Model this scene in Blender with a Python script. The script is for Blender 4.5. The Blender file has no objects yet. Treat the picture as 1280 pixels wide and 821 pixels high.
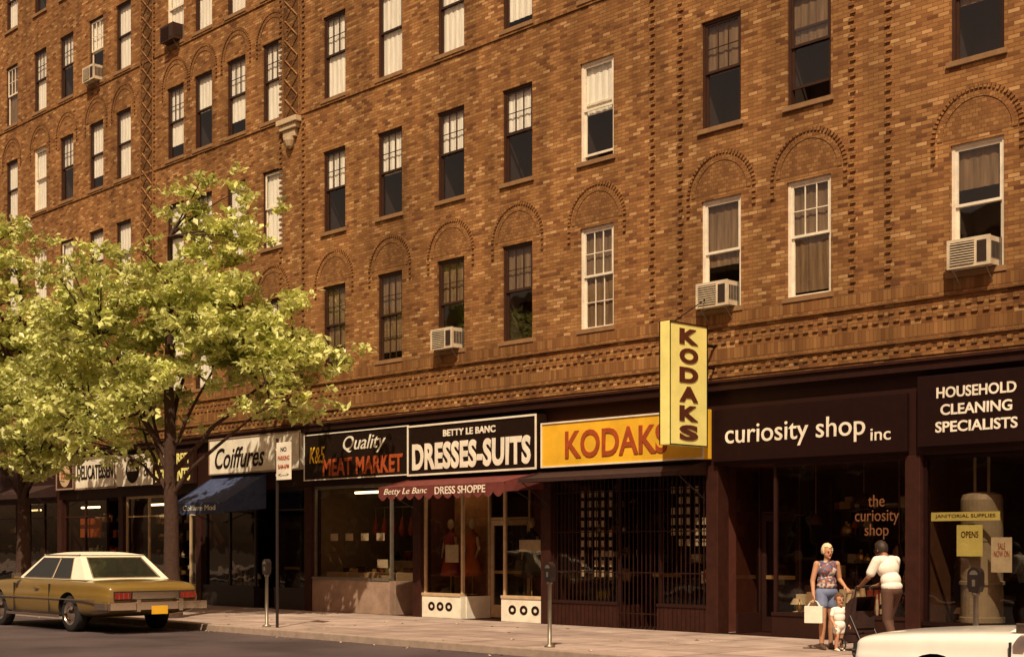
import bpy, bmesh, math, random
import numpy as np
from mathutils import Vector, Matrix, noise
random.seed(7); np.random.seed(7)
R = random.Random(11)
scene = bpy.context.scene
COL = scene.collection

# ------------------------------------------------------------------ materials
def new_mat(name):
    m = bpy.data.materials.new(name); m.use_nodes = True
    nt = m.node_tree
    return m, nt, nt.nodes, nt.links, nt.nodes["Principled BSDF"]

def mat(name, col, rough=0.7, metal=0.0, var=0.18, nscale=6.0, bump=0.0, spec=0.4, emit=None, estr=0.0):
    m, nt, N, L, P = new_mat(name)
    P.inputs["Roughness"].default_value = rough
    P.inputs["Metallic"].default_value = metal
    P.inputs["Specular IOR Level"].default_value = spec
    geo = N.new("ShaderNodeNewGeometry")
    n = N.new("ShaderNodeTexNoise"); n.inputs["Scale"].default_value = nscale
    n.inputs["Detail"].default_value = 8; n.inputs["Roughness"].default_value = 0.65
    L.new(geo.outputs["Position"], n.inputs["Vector"])
    mr = N.new("ShaderNodeMapRange")
    mr.inputs["From Min"].default_value = 0.3; mr.inputs["From Max"].default_value = 0.7
    mr.inputs["To Min"].default_value = 1 - var; mr.inputs["To Max"].default_value = 1 + var
    L.new(n.outputs["Fac"], mr.inputs["Value"])
    vm = N.new("ShaderNodeVectorMath"); vm.operation = 'SCALE'
    vm.inputs[0].default_value = col[:3]
    L.new(mr.outputs[0], vm.inputs["Scale"])
    L.new(vm.outputs[0], P.inputs["Base Color"])
    if bump > 0:
        b = N.new("ShaderNodeBump"); b.inputs["Strength"].default_value = bump
        b.inputs["Distance"].default_value = 0.01
        n2 = N.new("ShaderNodeTexNoise"); n2.inputs["Scale"].default_value = nscale*8
        L.new(geo.outputs["Position"], n2.inputs["Vector"])
        L.new(n2.outputs["Fac"], b.inputs["Height"]); L.new(b.outputs[0], P.inputs["Normal"])
    if emit:
        P.inputs["Emission Color"].default_value = (*emit, 1); P.inputs["Emission Strength"].default_value = estr
    return m

def math_node(N, L, op, a, b=None):
    n = N.new("ShaderNodeMath"); n.operation = op
    for i, v in enumerate((a, b)):
        if v is None: continue
        if isinstance(v, (int, float)): n.inputs[i].default_value = v
        else: L.new(v, n.inputs[i])
    return n.outputs[0]

def brick_mat(name, cols, bw=0.20, bh=0.0672, mortar=(0.155, 0.082, 0.038), gain=1.0, ms=0.007):
    m, nt, N, L, P = new_mat(name)
    geo = N.new("ShaderNodeNewGeometry"); sep = N.new("ShaderNodeSeparateXYZ")
    L.new(geo.outputs["Position"], sep.inputs[0])
    u = math_node(N, L, 'ADD', sep.outputs[0], sep.outputs[1])
    u = math_node(N, L, 'ADD', u, 500.0)
    v = sep.outputs[2]
    cmb = N.new("ShaderNodeCombineXYZ"); L.new(u, cmb.inputs[0]); L.new(v, cmb.inputs[1])
    bt = N.new("ShaderNodeTexBrick"); bt.inputs["Scale"].default_value = 1
    bt.inputs["Brick Width"].default_value = bw; bt.inputs["Row Height"].default_value = bh
    bt.inputs["Mortar Size"].default_value = ms; bt.inputs["Mortar Smooth"].default_value = 0.4
    L.new(cmb.outputs[0], bt.inputs["Vector"])
    row = math_node(N, L, 'FLOOR', math_node(N, L, 'DIVIDE', v, bh))
    par = math_node(N, L, 'MULTIPLY', math_node(N, L, 'SUBTRACT', 1.0, math_node(N, L, 'MODULO', row, 2.0)), 0.5)
    colm = math_node(N, L, 'FLOOR', math_node(N, L, 'ADD', math_node(N, L, 'DIVIDE', u, bw), par))
    c2 = N.new("ShaderNodeCombineXYZ"); L.new(colm, c2.inputs[0]); L.new(row, c2.inputs[1])
    wn = N.new("ShaderNodeTexWhiteNoise"); wn.noise_dimensions = '3D'; L.new(c2.outputs[0], wn.inputs["Vector"])
    ramp = N.new("ShaderNodeValToRGB"); ramp.color_ramp.interpolation = 'LINEAR'
    els = ramp.color_ramp.elements
    while len(els) < len(cols): els.new(0.5)
    for i, (p, c) in enumerate(cols):
        els[i].position = p; els[i].color = (*[x*gain for x in c], 1)
    L.new(wn.outputs["Value"], ramp.inputs[0])
    mix = N.new("ShaderNodeMix"); mix.data_type = 'RGBA'
    L.new(bt.outputs["Fac"], mix.inputs["Factor"]); L.new(ramp.outputs[0], mix.inputs["A"])
    mix.inputs["B"].default_value = (*[c*gain for c in mortar], 1)
    n1 = N.new("ShaderNodeTexNoise"); n1.inputs["Scale"].default_value = 0.30; n1.inputs["Detail"].default_value = 8
    n1.inputs["Roughness"].default_value = 0.6
    L.new(geo.outputs["Position"], n1.inputs["Vector"])
    mp = N.new("ShaderNodeMapping"); mp.inputs["Scale"].default_value = (2.2, 2.2, 0.18)
    L.new(geo.outputs["Position"], mp.inputs[0])
    n2 = N.new("ShaderNodeTexNoise"); n2.inputs["Scale"].default_value = 1.0; n2.inputs["Detail"].default_value = 5
    L.new(mp.outputs[0], n2.inputs["Vector"])
    a = math_node(N, L, 'ADD', n1.outputs["Fac"], n2.outputs["Fac"])
    mr = N.new("ShaderNodeMapRange"); mr.inputs["From Min"].default_value = 0.7; mr.inputs["From Max"].default_value = 1.3
    mr.inputs["To Min"].default_value = 0.58; mr.inputs["To Max"].default_value = 1.28
    L.new(a, mr.inputs["Value"])
    vm = N.new("ShaderNodeVectorMath"); vm.operation = 'SCALE'
    L.new(mix.outputs["Result"], vm.inputs[0]); L.new(mr.outputs[0], vm.inputs["Scale"])
    L.new(vm.outputs[0], P.inputs["Base Color"]); P.inputs["Roughness"].default_value = 0.85
    P.inputs["Specular IOR Level"].default_value = 0.2
    h = math_node(N, L, 'SUBTRACT', math_node(N, L, 'MULTIPLY', wn.outputs["Value"], 0.35), bt.outputs["Fac"])
    b = N.new("ShaderNodeBump"); b.inputs["Strength"].default_value = 0.45; b.inputs["Distance"].default_value = 0.010
    L.new(h, b.inputs["Height"]); L.new(b.outputs[0], P.inputs["Normal"])
    return m

BC = [(0.0, (0.125, 0.050, 0.019)), (0.12, (0.200, 0.088, 0.029)), (0.5, (0.265, 0.127, 0.042)), (0.88, (0.330, 0.172, 0.060)), (1.0, (0.47, 0.285, 0.125))]
BCS = [(0.0, (0.185, 0.080, 0.027)), (0.5, (0.245, 0.116, 0.038)), (1.0, (0.31, 0.160, 0.057))]
M_BRICK = brick_mat("brick_wall", BC)
M_BRICK2 = brick_mat("brick_soldier", BCS, bw=0.075, bh=0.21, gain=0.92, ms=0.005)
M_BRICKH = brick_mat("brick_header", BCS, bw=0.105, gain=1.02)
M_BRICKD = brick_mat("brick_dark", BC, gain=0.55)

def glass_mat(name, tint=(0.9, 0.9, 0.85), gain=1.8):
    m = bpy.data.materials.new(name); m.use_nodes = True
    N = m.node_tree.nodes; L = m.node_tree.links
    N.remove(N["Principled BSDF"])
    out = N["Material Output"]
    t = N.new("ShaderNodeBsdfTransparent"); t.inputs[0].default_value = (*tint, 1)
    g = N.new("ShaderNodeBsdfGlossy"); g.inputs["Roughness"].default_value = 0.02
    g.inputs[0].default_value = (1, 0.98, 0.92, 1)
    mx = N.new("ShaderNodeMixShader")
    geo = N.new("ShaderNodeNewGeometry"); nz = N.new("ShaderNodeTexNoise"); nz.inputs["Scale"].default_value = 1.1
    L.new(geo.outputs["Position"], nz.inputs["Vector"])
    b = N.new("ShaderNodeBump"); b.inputs["Strength"].default_value = 0.12; b.inputs["Distance"].default_value = 0.05
    L.new(nz.outputs["Fac"], b.inputs["Height"]); L.new(b.outputs[0], g.inputs["Normal"])
    # two-sided Schlick reflectance (same from the street and from inside)
    dp = N.new("ShaderNodeVectorMath"); dp.operation = 'DOT_PRODUCT'
    L.new(geo.outputs["Normal"], dp.inputs[0]); L.new(geo.outputs["Incoming"], dp.inputs[1])
    c = math_node(N, L, 'ABSOLUTE', dp.outputs["Value"])
    p = math_node(N, L, 'POWER', math_node(N, L, 'SUBTRACT', 1.0, c), 5.0)
    f = math_node(N, L, 'ADD', 0.045*gain, math_node(N, L, 'MULTIPLY', p, 0.9))
    L.new(f, mx.inputs[0]); L.new(t.outputs[0], mx.inputs[1]); L.new(g.outputs[0], mx.inputs[2])
    L.new(mx.outputs[0], out.inputs[0])
    return m
M_GLASS = glass_mat("window_glass", (0.98, 0.97, 0.93))
M_SHOPGLASS = glass_mat("shop_glass", (0.66, 0.62, 0.56), 1.5)

M_FBROWN = mat("frame_dark_brown", (0.040, 0.016, 0.008), 0.5)
M_FWHITE = mat("frame_white", (0.74, 0.68, 0.55), 0.45, var=0.15)
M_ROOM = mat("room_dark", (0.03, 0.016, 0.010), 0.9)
M_SILL = mat("sill_stone", (0.24, 0.135, 0.06), 0.8, bump=0.3)
M_STONE = mat("cap_stone", (0.50, 0.39, 0.25), 0.8, bump=0.3)
M_BLACKMETAL = mat("black_metal", (0.02, 0.013, 0.011), 0.45)
M_GREYMETAL = mat("grey_metal", (0.22, 0.19, 0.15), 0.45, metal=0.6)
M_WHITEP = mat("white_paint", (0.80, 0.75, 0.62), 0.5, var=0.16, nscale=3)
M_BLACKP = mat("black_sign", (0.014, 0.006, 0.004), 0.5, spec=0.2)
M_BROWNP = mat("brown_sign", (0.014, 0.0045, 0.0035), 0.6, spec=0.12)
M_YELLOW = mat("yellow_sign", (0.80, 0.46, 0.03), 0.5, var=0.18, nscale=1.5)
M_YELLOW2 = mat("pale_yellow_sign", (0.84, 0.78, 0.26), 0.5, var=0.12, nscale=2)
M_REDL = mat("orange_red_letter", (0.36, 0.070, 0.018), 0.5)
M_BRNL = mat("dark_red_letter", (0.09, 0.022, 0.01), 0.5)
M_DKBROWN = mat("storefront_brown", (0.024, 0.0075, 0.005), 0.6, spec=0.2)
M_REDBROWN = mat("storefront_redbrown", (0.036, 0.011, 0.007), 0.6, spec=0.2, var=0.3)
M_TAN = mat("storefront_tan", (0.30, 0.205, 0.15), 0.7, bump=0.2, var=0.25, nscale=3)
M_CREAM = mat("cream_panel", (0.50, 0.36, 0.21), 0.7)
M_ORANGE = mat("orange_cloth", (0.42, 0.10, 0.02), 0.8)
M_RED = mat("red_goods", (0.28, 0.04, 0.02), 0.6)
M_GREEN = mat("green_goods", (0.12, 0.13, 0.05), 0.6)
M_BRASS = mat("brass_goods", (0.60, 0.38, 0.13), 0.3, metal=0.7)
M_PAPER = mat("paper_poster", (0.72, 0.63, 0.46), 0.8)
M_TANK = mat("galvanised_tank", (0.36, 0.30, 0.21), 0.5, metal=0.1, nscale=2, var=0.3)
M_BLUE = mat("blue_canvas", (0.040, 0.055, 0.12), 0.85, bump=0.2, var=0.3)
M_REDCAN = mat("maroon_canvas", (0.13, 0.028, 0.022), 0.85, bump=0.2, var=0.3)
M_DKCAN = mat("dark_canvas", (0.032, 0.012, 0.009), 0.85, bump=0.2, var=0.3)
M_BLACKRUB = mat("tyre_rubber", (0.02, 0.018, 0.018), 0.8)
M_CHROME = mat("chrome", (0.75, 0.68, 0.56), 0.14, metal=1.0, var=0.05)
M_CARGLASS = mat("car_glass", (0.02, 0.02, 0.014), 0.06, spec=0.8)
M_TAIL = mat("tail_lamp", (0.22, 0.018, 0.01), 0.3)
M_LAMPON = mat("fluorescent_tube", (0.9, 0.9, 0.8), 0.5, emit=(1, 0.80, 0.42), estr=7.0)

def blind_mat(name, col, lo=0.72):
    m, nt, N, L, P = new_mat(name)
    geo = N.new("ShaderNodeNewGeometry")
    mp = N.new("ShaderNodeMapping"); mp.inputs["Scale"].default_value = (9, 1, 0.8)
    L.new(geo.outputs["Position"], mp.inputs[0])
    n = N.new("ShaderNodeTexNoise"); n.inputs["Scale"].default_value = 2.2; n.inputs["Detail"].default_value = 3
    L.new(mp.outputs[0], n.inputs["Vector"])
    mr = N.new("ShaderNodeMapRange"); mr.inputs["From Min"].default_value = 0.3; mr.inputs["From Max"].default_value = 0.7
    mr.inputs["To Min"].default_value = lo; mr.inputs["To Max"].default_value = 1.05
    L.new(n.outputs["Fac"], mr.inputs["Value"])
    vm = N.new("ShaderNodeVectorMath"); vm.operation = 'SCALE'; vm.inputs[0].default_value = col
    L.new(mr.outputs[0], vm.inputs["Scale"]); L.new(vm.outputs[0], P.inputs["Base Color"])
    P.inputs["Roughness"].default_value = 0.9
    return m
M_BLINDSKY = blind_mat("blind_and_sky_reflection", (0.86, 0.86, 0.80), 0.82)  # cream blinds; the bright tone also stands in for sky reflected in the panes
M_CURT = blind_mat("curtain_tan", (0.20, 0.125, 0.065), 0.5)

# ------------------------------------------------------------------ mesh builder
class MB:
    def __init__(s): s.v = []; s.f = []; s.m = []
    def face(s, pts, m=0):
        i = len(s.v); s.v += [tuple(p) for p in pts]; s.f.append(tuple(range(i, i+len(pts)))); s.m.append(m)
    def box(s, x0, x1, y0, y1, z0, z1, m=0):
        i = len(s.v)
        s.v += [(x0,y0,z0),(x1,y0,z0),(x1,y1,z0),(x0,y1,z0),(x0,y0,z1),(x1,y0,z1),(x1,y1,z1),(x0,y1,z1)]
        for q in ((0,3,2,1),(4,5,6,7),(0,1,5,4),(1,2,6,5),(2,3,7,6),(3,0,4,7)):
            s.f.append(tuple(i+k for k in q)); s.m.append(m)
    def tube(s, pts, rads, n=8, m=0, caps=True):
        pts = [Vector(p) for p in pts]; base = len(s.v); up = Vector((0.31, 0.12, 0.94))
        for k, p in enumerate(pts):
            d = (pts[min(k+1, len(pts)-1)] - pts[max(k-1, 0)])
            if d.length < 1e-9: d = Vector((0, 0, 1))
            d.normalize()
            a = d.cross(up if abs(d.dot(up)) < 0.95 else Vector((1, 0, 0))).normalized(); b = d.cross(a)
            for j in range(n):
                t = 2*math.pi*j/n
                s.v.append(tuple(p + (a*math.cos(t) + b*math.sin(t))*rads[k]))
        for k in range(len(pts)-1):
            for j in range(n):
                s.f.append((base+k*n+j, base+k*n+(j+1) % n, base+(k+1)*n+(j+1) % n, base+(k+1)*n+j)); s.m.append(m)
        if caps:
            s.f.append(tuple(base+j for j in range(n))); s.m.append(m)
            e = base+(len(pts)-1)*n
            s.f.append(tuple(e+n-1-j for j in range(n))); s.m.append(m)
    def lathe(s, c, prof, n=14, m=0):
        base = len(s.v)
        for (r, z) in prof:
            for j in range(n):
                t = 2*math.pi*j/n; s.v.append((c[0]+r*math.cos(t), c[1]+r*math.sin(t), c[2]+z))
        for k in range(len(prof)-1):
            for j in range(n):
                s.f.append((base+k*n+j, base+k*n+(j+1) % n, base+(k+1)*n+(j+1) % n, base+(k+1)*n+j)); s.m.append(m)
    def obj(s, name, mats, parent=None, smooth=False, bevel=0):
        me = bpy.data.meshes.new(name); me.from_pydata(s.v, [], s.f)
        for x in mats: me.materials.append(x)
        me.polygons.foreach_set("material_index", s.m)
        if smooth: me.polygons.foreach_set("use_smooth", [True]*len(s.f))
        me.update()
        o = bpy.data.objects.new(name, me); COL.objects.link(o)
        if parent: o.parent = parent
        if bevel:
            b = o.modifiers.new("bevel", 'BEVEL'); b.width = bevel; b.segments = 2; b.limit_method = 'ANGLE'
        return o

def empty(name, loc=(0, 0, 0), parent=None, rz=0):
    o = bpy.data.objects.new(name, None); COL.objects.link(o); o.location = loc; o.rotation_euler = (0, 0, rz)
    o.empty_display_size = 0.3
    if parent: o.parent = parent
    return o

def text(body, c, w, h, material, parent, facing='front', bold=0.0, shear=0.0, depth=0.006, name="lettering"):
    """letters fitted to w x h metres, centred at c on a wall plane"""
    cu = bpy.data.curves.new("t", 'FONT'); cu.body = body; cu.align_x = 'CENTER'
    cu.offset = bold; cu.shear = shear; cu.extrude = 0.02; cu.resolution_u = 4; cu.space_line = 0.85
    if bold > 0.02: cu.space_character = 1.0+bold*1.5
    o = bpy.data.objects.new("t", cu); COL.objects.link(o)
    bpy.context.view_layer.update()
    me = bpy.data.meshes.new_from_object(o.evaluated_get(bpy.context.evaluated_depsgraph_get()))
    bpy.data.objects.remove(o); bpy.data.curves.remove(cu)
    n = len(me.vertices); a = np.empty(n*3); me.vertices.foreach_get("co", a); a = a.reshape(-1, 3)
    mn = a.min(0); mx = a.max(0); sx = w/(mx[0]-mn[0]); sz = h/(mx[1]-mn[1])
    x = (a[:, 0]-(mn[0]+mx[0])/2)*sx; z = (a[:, 1]-(mn[1]+mx[1])/2)*sz; d = a[:, 2]/0.02*depth
    out = np.empty_like(a)
    if facing == 'front':
        out[:, 0] = c[0]+x; out[:, 1] = c[1]-d; out[:, 2] = c[2]+z
    else:
        out[:, 0] = c[0]+d; out[:, 1] = c[1]+x; out[:, 2] = c[2]+z
    me.vertices.foreach_set("co", out.ravel()); me.update()
    me.materials.clear(); me.materials.append(material)
    ob = bpy.data.objects.new(name, me); COL.objects.link(ob); ob.parent = parent
    return ob

# ------------------------------------------------------------------ ground
CURB = -5.2
def ground_mats():
    m, nt, N, L, P = new_mat("asphalt")
    geo = N.new("ShaderNodeNewGeometry")
    n1 = N.new("ShaderNodeTexNoise"); n1.inputs["Scale"].default_value = 0.5; n1.inputs["Detail"].default_value = 8
    n2 = N.new("ShaderNodeTexNoise"); n2.inputs["Scale"].default_value = 60; n2.inputs["Detail"].default_value = 4
    for n in (n1, n2): L.new(geo.outputs["Position"], n.inputs["Vector"])
    a = math_node(N, L, 'ADD', n1.outputs["Fac"], math_node(N, L, 'MULTIPLY', n2.outputs["Fac"], 0.7))
    r = N.new("ShaderNodeValToRGB"); r.color_ramp.elements[0].position = 0.6; r.color_ramp.elements[0].color = (0.026, 0.018, 0.020, 1)
    r.color_ramp.elements[1].position = 1.1; r.color_ramp.elements[1].color = (0.090, 0.066, 0.068, 1)
    L.new(a, r.inputs[0]); L.new(r.outputs[0], P.inputs["Base Color"]); P.inputs["Roughness"].default_value = 0.8
    b = N.new("ShaderNodeBump"); b.inputs["Distance"].default_value = 0.01; b.inputs["Strength"].default_value = 0.5
    L.new(n2.outputs["Fac"], b.inputs["Height"]); L.new(b.outputs[0], P.inputs["Normal"])
    asphalt = m
    m, nt, N, L, P = new_mat("sidewalk_concrete")
    geo = N.new("ShaderNodeNewGeometry")
    bt = N.new("ShaderNodeTexBrick"); bt.offset = 0.0; bt.inputs["Scale"].default_value = 1
    bt.inputs["Brick Width"].default_value = 1.5; bt.inputs["Row Height"].default_value = 1.3
    bt.inputs["Mortar Size"].default_value = 0.014
    bt.inputs["Color1"].default_value = (0.46, 0.36, 0.31, 1); bt.inputs["Color2"].default_value = (0.34, 0.26, 0.22, 1)
    bt.inputs["Mortar"].default_value = (0.09, 0.065, 0.05, 1)
    L.new(geo.outputs["Position"], bt.inputs["Vector"])
    n1 = N.new("ShaderNodeTexNoise"); n1.inputs["Scale"].default_value = 1.3; n1.inputs["Detail"].default_value = 9
    n1.inputs["Roughness"].default_value = 0.65
    L.new(geo.outputs["Position"], n1.inputs["Vector"])
    mr = N.new("ShaderNodeMapRange"); mr.inputs["From Min"].default_value = 0.3; mr.inputs["From Max"].default_value = 0.7
    mr.inputs["To Min"].default_value = 0.55; mr.inputs["To Max"].default_value = 1.2
    L.new(n1.outputs["Fac"], mr.inputs["Value"])
    vor = N.new("ShaderNodeTexVoronoi"); vor.inputs["Scale"].default_value = 2.4
    L.new(geo.outputs["Position"], vor.inputs["Vector"])
    sp = math_node(N, L, 'GREATER_THAN', vor.outputs["Distance"], 0.07)
    sp = math_node(N, L, 'MAXIMUM', sp, 0.5)
    g = math_node(N, L, 'MULTIPLY', mr.outputs[0], sp)
    vm = N.new("ShaderNodeVectorMath"); vm.operation = 'SCALE'
    L.new(bt.outputs["Color"], vm.inputs[0]); L.new(g, vm.inputs["Scale"]); L.new(vm.outputs[0], P.inputs["Base Color"])
    P.inputs["Roughness"].default_value = 0.85
    return asphalt, m
M_ASPH, M_WALK = ground_mats()
M_KERB = mat("kerb_stone", (0.32, 0.25, 0.20), 0.8, bump=0.3)
M_EARTH = mat("earth", (0.09, 0.06, 0.04), 0.95, bump=0.3)
b = MB(); b.face([(-400, -400, -0.16), (400, -400, -0.16), (400, 400, -0.16), (-400, 400, -0.16)]); b.obj("ground", [M_EARTH])
b = MB(); b.face([(-300, -17.4, -0.13), (300, -17.4, -0.13), (300, CURB, -0.13), (-300, CURB, -0.13)]); b.obj("road", [M_ASPH])
b = MB(); b.box(-300, 300, CURB+0.16, 15, -0.15, 0.0); b.obj("sidewalk", [M_WALK])
b = MB(); b.box(-300, 300, CURB, CURB+0.155, -0.15, 0.004); b.obj("kerb", [M_KERB], bevel=0.02)
b = MB(); b.box(-300, 300, -45, -17.6, -0.15, 0.0); b.obj("sidewalk", [M_WALK])
b = MB(); b.box(-300, 300, -17.595, -17.4, -0.15, 0.004); b.obj("kerb", [M_KERB], bevel=0.02)
b = MB(); b.lathe((-19, -9, -0.128), [(0.36, 0), (0.36, 0.006), (0.30, 0.008), (0.29, 0.004), (0.0, 0.004)], 24); b.obj("manhole_cover", [M_BLACKMETAL])
b = MB(); rr = random.Random(5)
for k in range(260):
    x = rr.uniform(-45, 5); y = rr.choice([rr.gauss(CURB-0.2, 0.12), rr.uniform(-5, -0.3)]); z = -0.126 if y < CURB else 0.008
    if CURB-0.02 < y < CURB+0.18: continue
    a = rr.uniform(0, 6.28); s = rr.uniform(0.02, 0.06)
    b.face([(x+s*math.cos(a+t), y+s*math.sin(a+t)*0.7, z+0.012*(i % 2)) for i, t in enumerate((0, 1.57, 3.14, 4.71))], rr.choice([0, 0, 0, 1]))
b.obj("leaf_litter", [mat("dry_leaf", (0.14, 0.08, 0.03), 0.9), M_PAPER])

# ------------------------------------------------------------------ apartment building
BLD = empty("brick_apartment_building")
XL, XR, ZT, ZB = -64.0, 8.0, 23.0, 4.5
cols_main = [-28.41, -26.22, -24.04, -21.88, -19.57, -16.43, -14.5, -11.32, -8.6, -6.4, -3.2, -1.0, 1.4, 4.2]
cols_left = [-31.1, -32.83, -34.5, -36.0, -39.03, -40.75, -42.74, -44.64, -46.8, -49.0, -51.1, -53.2, -55.6, -58.0, -60.2]
rows = [(5.98, 8.03), (9.36, 11.37), (12.64, 14.70), (15.90, 17.92), (19.15, 21.1)]
W = 0.92
cols_all = sorted(cols_main+cols_left)
xs = [XL]
for c in cols_all: xs += [c-W/2, c+W/2]
xs.append(XR)
zs = [ZB]
for a, c in rows: zs += [a, c]
zs.append(ZT)
b = MB()
for i in range(len(xs)-1):
    for j in range(len(zs)-1):
        hole = (i % 2 == 1) and (j % 2 == 1)
        x0, x1, z0, z1 = xs[i], xs[i+1], zs[j], zs[j+1]
        if not hole: b.face([(x0, 0, z0), (x1, 0, z0), (x1, 0, z1), (x0, 0, z1)])
        else:
            D = 0.17
            b.face([(x0, 0, z0), (x0, 0, z1), (x0, D, z1), (x0, D, z0)][::-1])
            b.face([(x1, 0, z0), (x1, 0, z1), (x1, D, z1), (x1, D, z0)])
            b.face([(x0, 0, z1), (x1, 0, z1), (x1, D, z1), (x0, D, z1)])
            b.face([(x0, 0, z0), (x1, 0, z0), (x1, D, z0), (x0, D, z0)][::-1])
b.face([(XL, 0, 0), (XL, 0, ZT), (XL, 14, ZT), (XL, 14, 0)])
b.face([(XR, 0, 0), (XR, 14, 0), (XR, 14, ZT), (XR, 0, ZT)])
b.face([(XL, 14, 0), (XL, 14, ZT), (XR, 14, ZT), (XR, 14, 0)])
b.obj("walls", [M_BRICK], BLD)
b = MB(); b.box(XL-0.1, XR+0.1, -0.15, 14.1, ZT+0.002, ZT+0.2); b.obj("roof", [M_STONE], BLD)

def course(name, z0, z1, proud, material, x0=XL, x1=XR):
    b = MB(); b.box(x0, x1, -proud, 0.02, z0, z1); return b.obj(name, [material], BLD)
course("string_course", 5.70, 5.90, 0.030, M_BRICK2)
course("string_course", 5.63, 5.69, 0.050, M_BRICKH)
course("soldier_course", 5.03, 5.24, 0.022, M_BRICK2)
course("string_course", 4.96, 5.02, 0.045, M_BRICKH)
course("string_course", 4.72, 4.79, 0.02, M_BRICK)
course("shop_cornice", 4.46, 4.60, 0.16, M_DKBROWN)
course("shop_cornice_top", 4.602, 4.65, 0.20, M_REDBROWN)
course("sill_course", 12.50, 12.57, 0.03, M_BRICKH, XL, -18.3)
course("sill_course", 15.76, 15.83, 0.03, M_BRICKH, XL, -30.8)
b = MB()
x = XL
while x < XR:
    b.box(x, x+0.10, -0.032, 0.01, 5.33, 5.40)
    b.box(x+0.1, x+0.20, -0.026, 0.01, 5.47, 5.54)
    b.box(x, x+0.09, -0.028, 0.01, 4.83, 4.90)
    x += 0.2
b.obj("dentil_courses", [M_BRICKH], BLD)
b = MB()
for X in (-18.10, -17.40, -13.62, -12.92, -10.0, -9.4, -29.72, -30.72, -37.2, -37.95):
    z = 5.95
    k = 0
    while z < ZT-0.2:
        dx = 0.0 if k % 2 == 0 else 0.03
        if not (12.45 < z < 12.6): b.box(X-0.05+dx, X+0.05+dx, -0.030, 0.01, z, z+0.062)
        z += 0.1344; k += 1
b.obj("relief_headers", [M_BRICKH], BLD)
b = MB()
for X, zl in ((-30.22, 12.5), (-37.58, 9.6)):
    b.box(X-0.36, X+0.36, -0.012, 0.01, zl, ZT-0.3, 1)
    z = zl+0.05; wv = 0.28
    while z < ZT-0.9:
        for sgn in (1, -1):
            b.tube([(X-sgn*wv, -0.025, z), (X+sgn*wv, -0.025, z+0.5)], [0.024, 0.024], 4, 0)
        z += 0.5
    b.box(X-0.38, X-0.34, -0.04, 0.01, zl, ZT-0.3, 0); b.box(X+0.34, X+0.38, -0.04, 0.01, zl, ZT-0.3, 0)
b.obj("lattice_pilasters", [M_BRICKH, M_BRICKD], BLD)
b = MB()
b.box(-30.66, -29.78, -0.20, 0.01, 12.34, 12.48); b.box(-30.58, -29.86, -0.15, 0.01, 12.20, 12.338); b.box(-30.48, -29.96, -0.10, 0.01, 12.0, 12.198)
b.lathe((-30.22, -0.06, 11.72), [(0.02, 0), (0.1, 0.06), (0.16, 0.2), (0.17, 0.278)], 12)
b.obj("pilaster_capital", [M_STONE], BLD, bevel=0.015)

b = MB()
def arch(xc, zc, ro=0.80, ri=0.60):
    n = 31
    for ring, (r0, r1, pr, wd) in enumerate(((ri, ri+0.09, 0.014, 0.93), (ro-0.07, ro, 0.028, 0.60))):
        for k in range(n):
            t0 = math.pi*(k+0.5-wd/2)/n; t1 = math.pi*(k+0.5+wd/2)/n
            P = [(xc+r*math.cos(t), zc+r*math.sin(t)) for r, t in ((r0, t0), (r1, t0), (r1, t1), (r0, t1))]
            i = len(b.v)
            b.v += [(p[0], -pr, p[1]) for p in P]+[(p[0], 0.01, p[1]) for p in P]
            for q in ((3, 2, 1, 0), (0, 1, 5, 4), (1, 2, 6, 5), (2, 3, 7, 6), (3, 0, 4, 7)):
                b.f.append(tuple(i+j for j in q)); b.m.append(0)
    for sx in (-1, 1):
        for k in range(3):
            xa = xc+sx*(ro-0.04)
            b.box(xa-0.035, xa+0.035, -0.03, 0.01, zc-0.11*(k+1), zc-0.11*(k+1)+0.065)
for c in cols_all: 
    arch(c, 8.12)
for c in cols_left[:9]: arch(c, 14.76, 0.74, 0.55)
b.obj("blind_arches", [M_BRICKH], BLD)
b = MB()
for c in cols_all:
    n = 16
    pts = [(c+0.59*math.cos(math.pi*k/n), -0.004, 8.12+0.59*math.sin(math.pi*k/n)) for k in range(n+1)]
    b.face(pts[::-1])
b.obj("arch_tympana", [brick_mat("brick_tympanum", BCS, bw=0.10, gain=0.9)], BLD)

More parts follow.
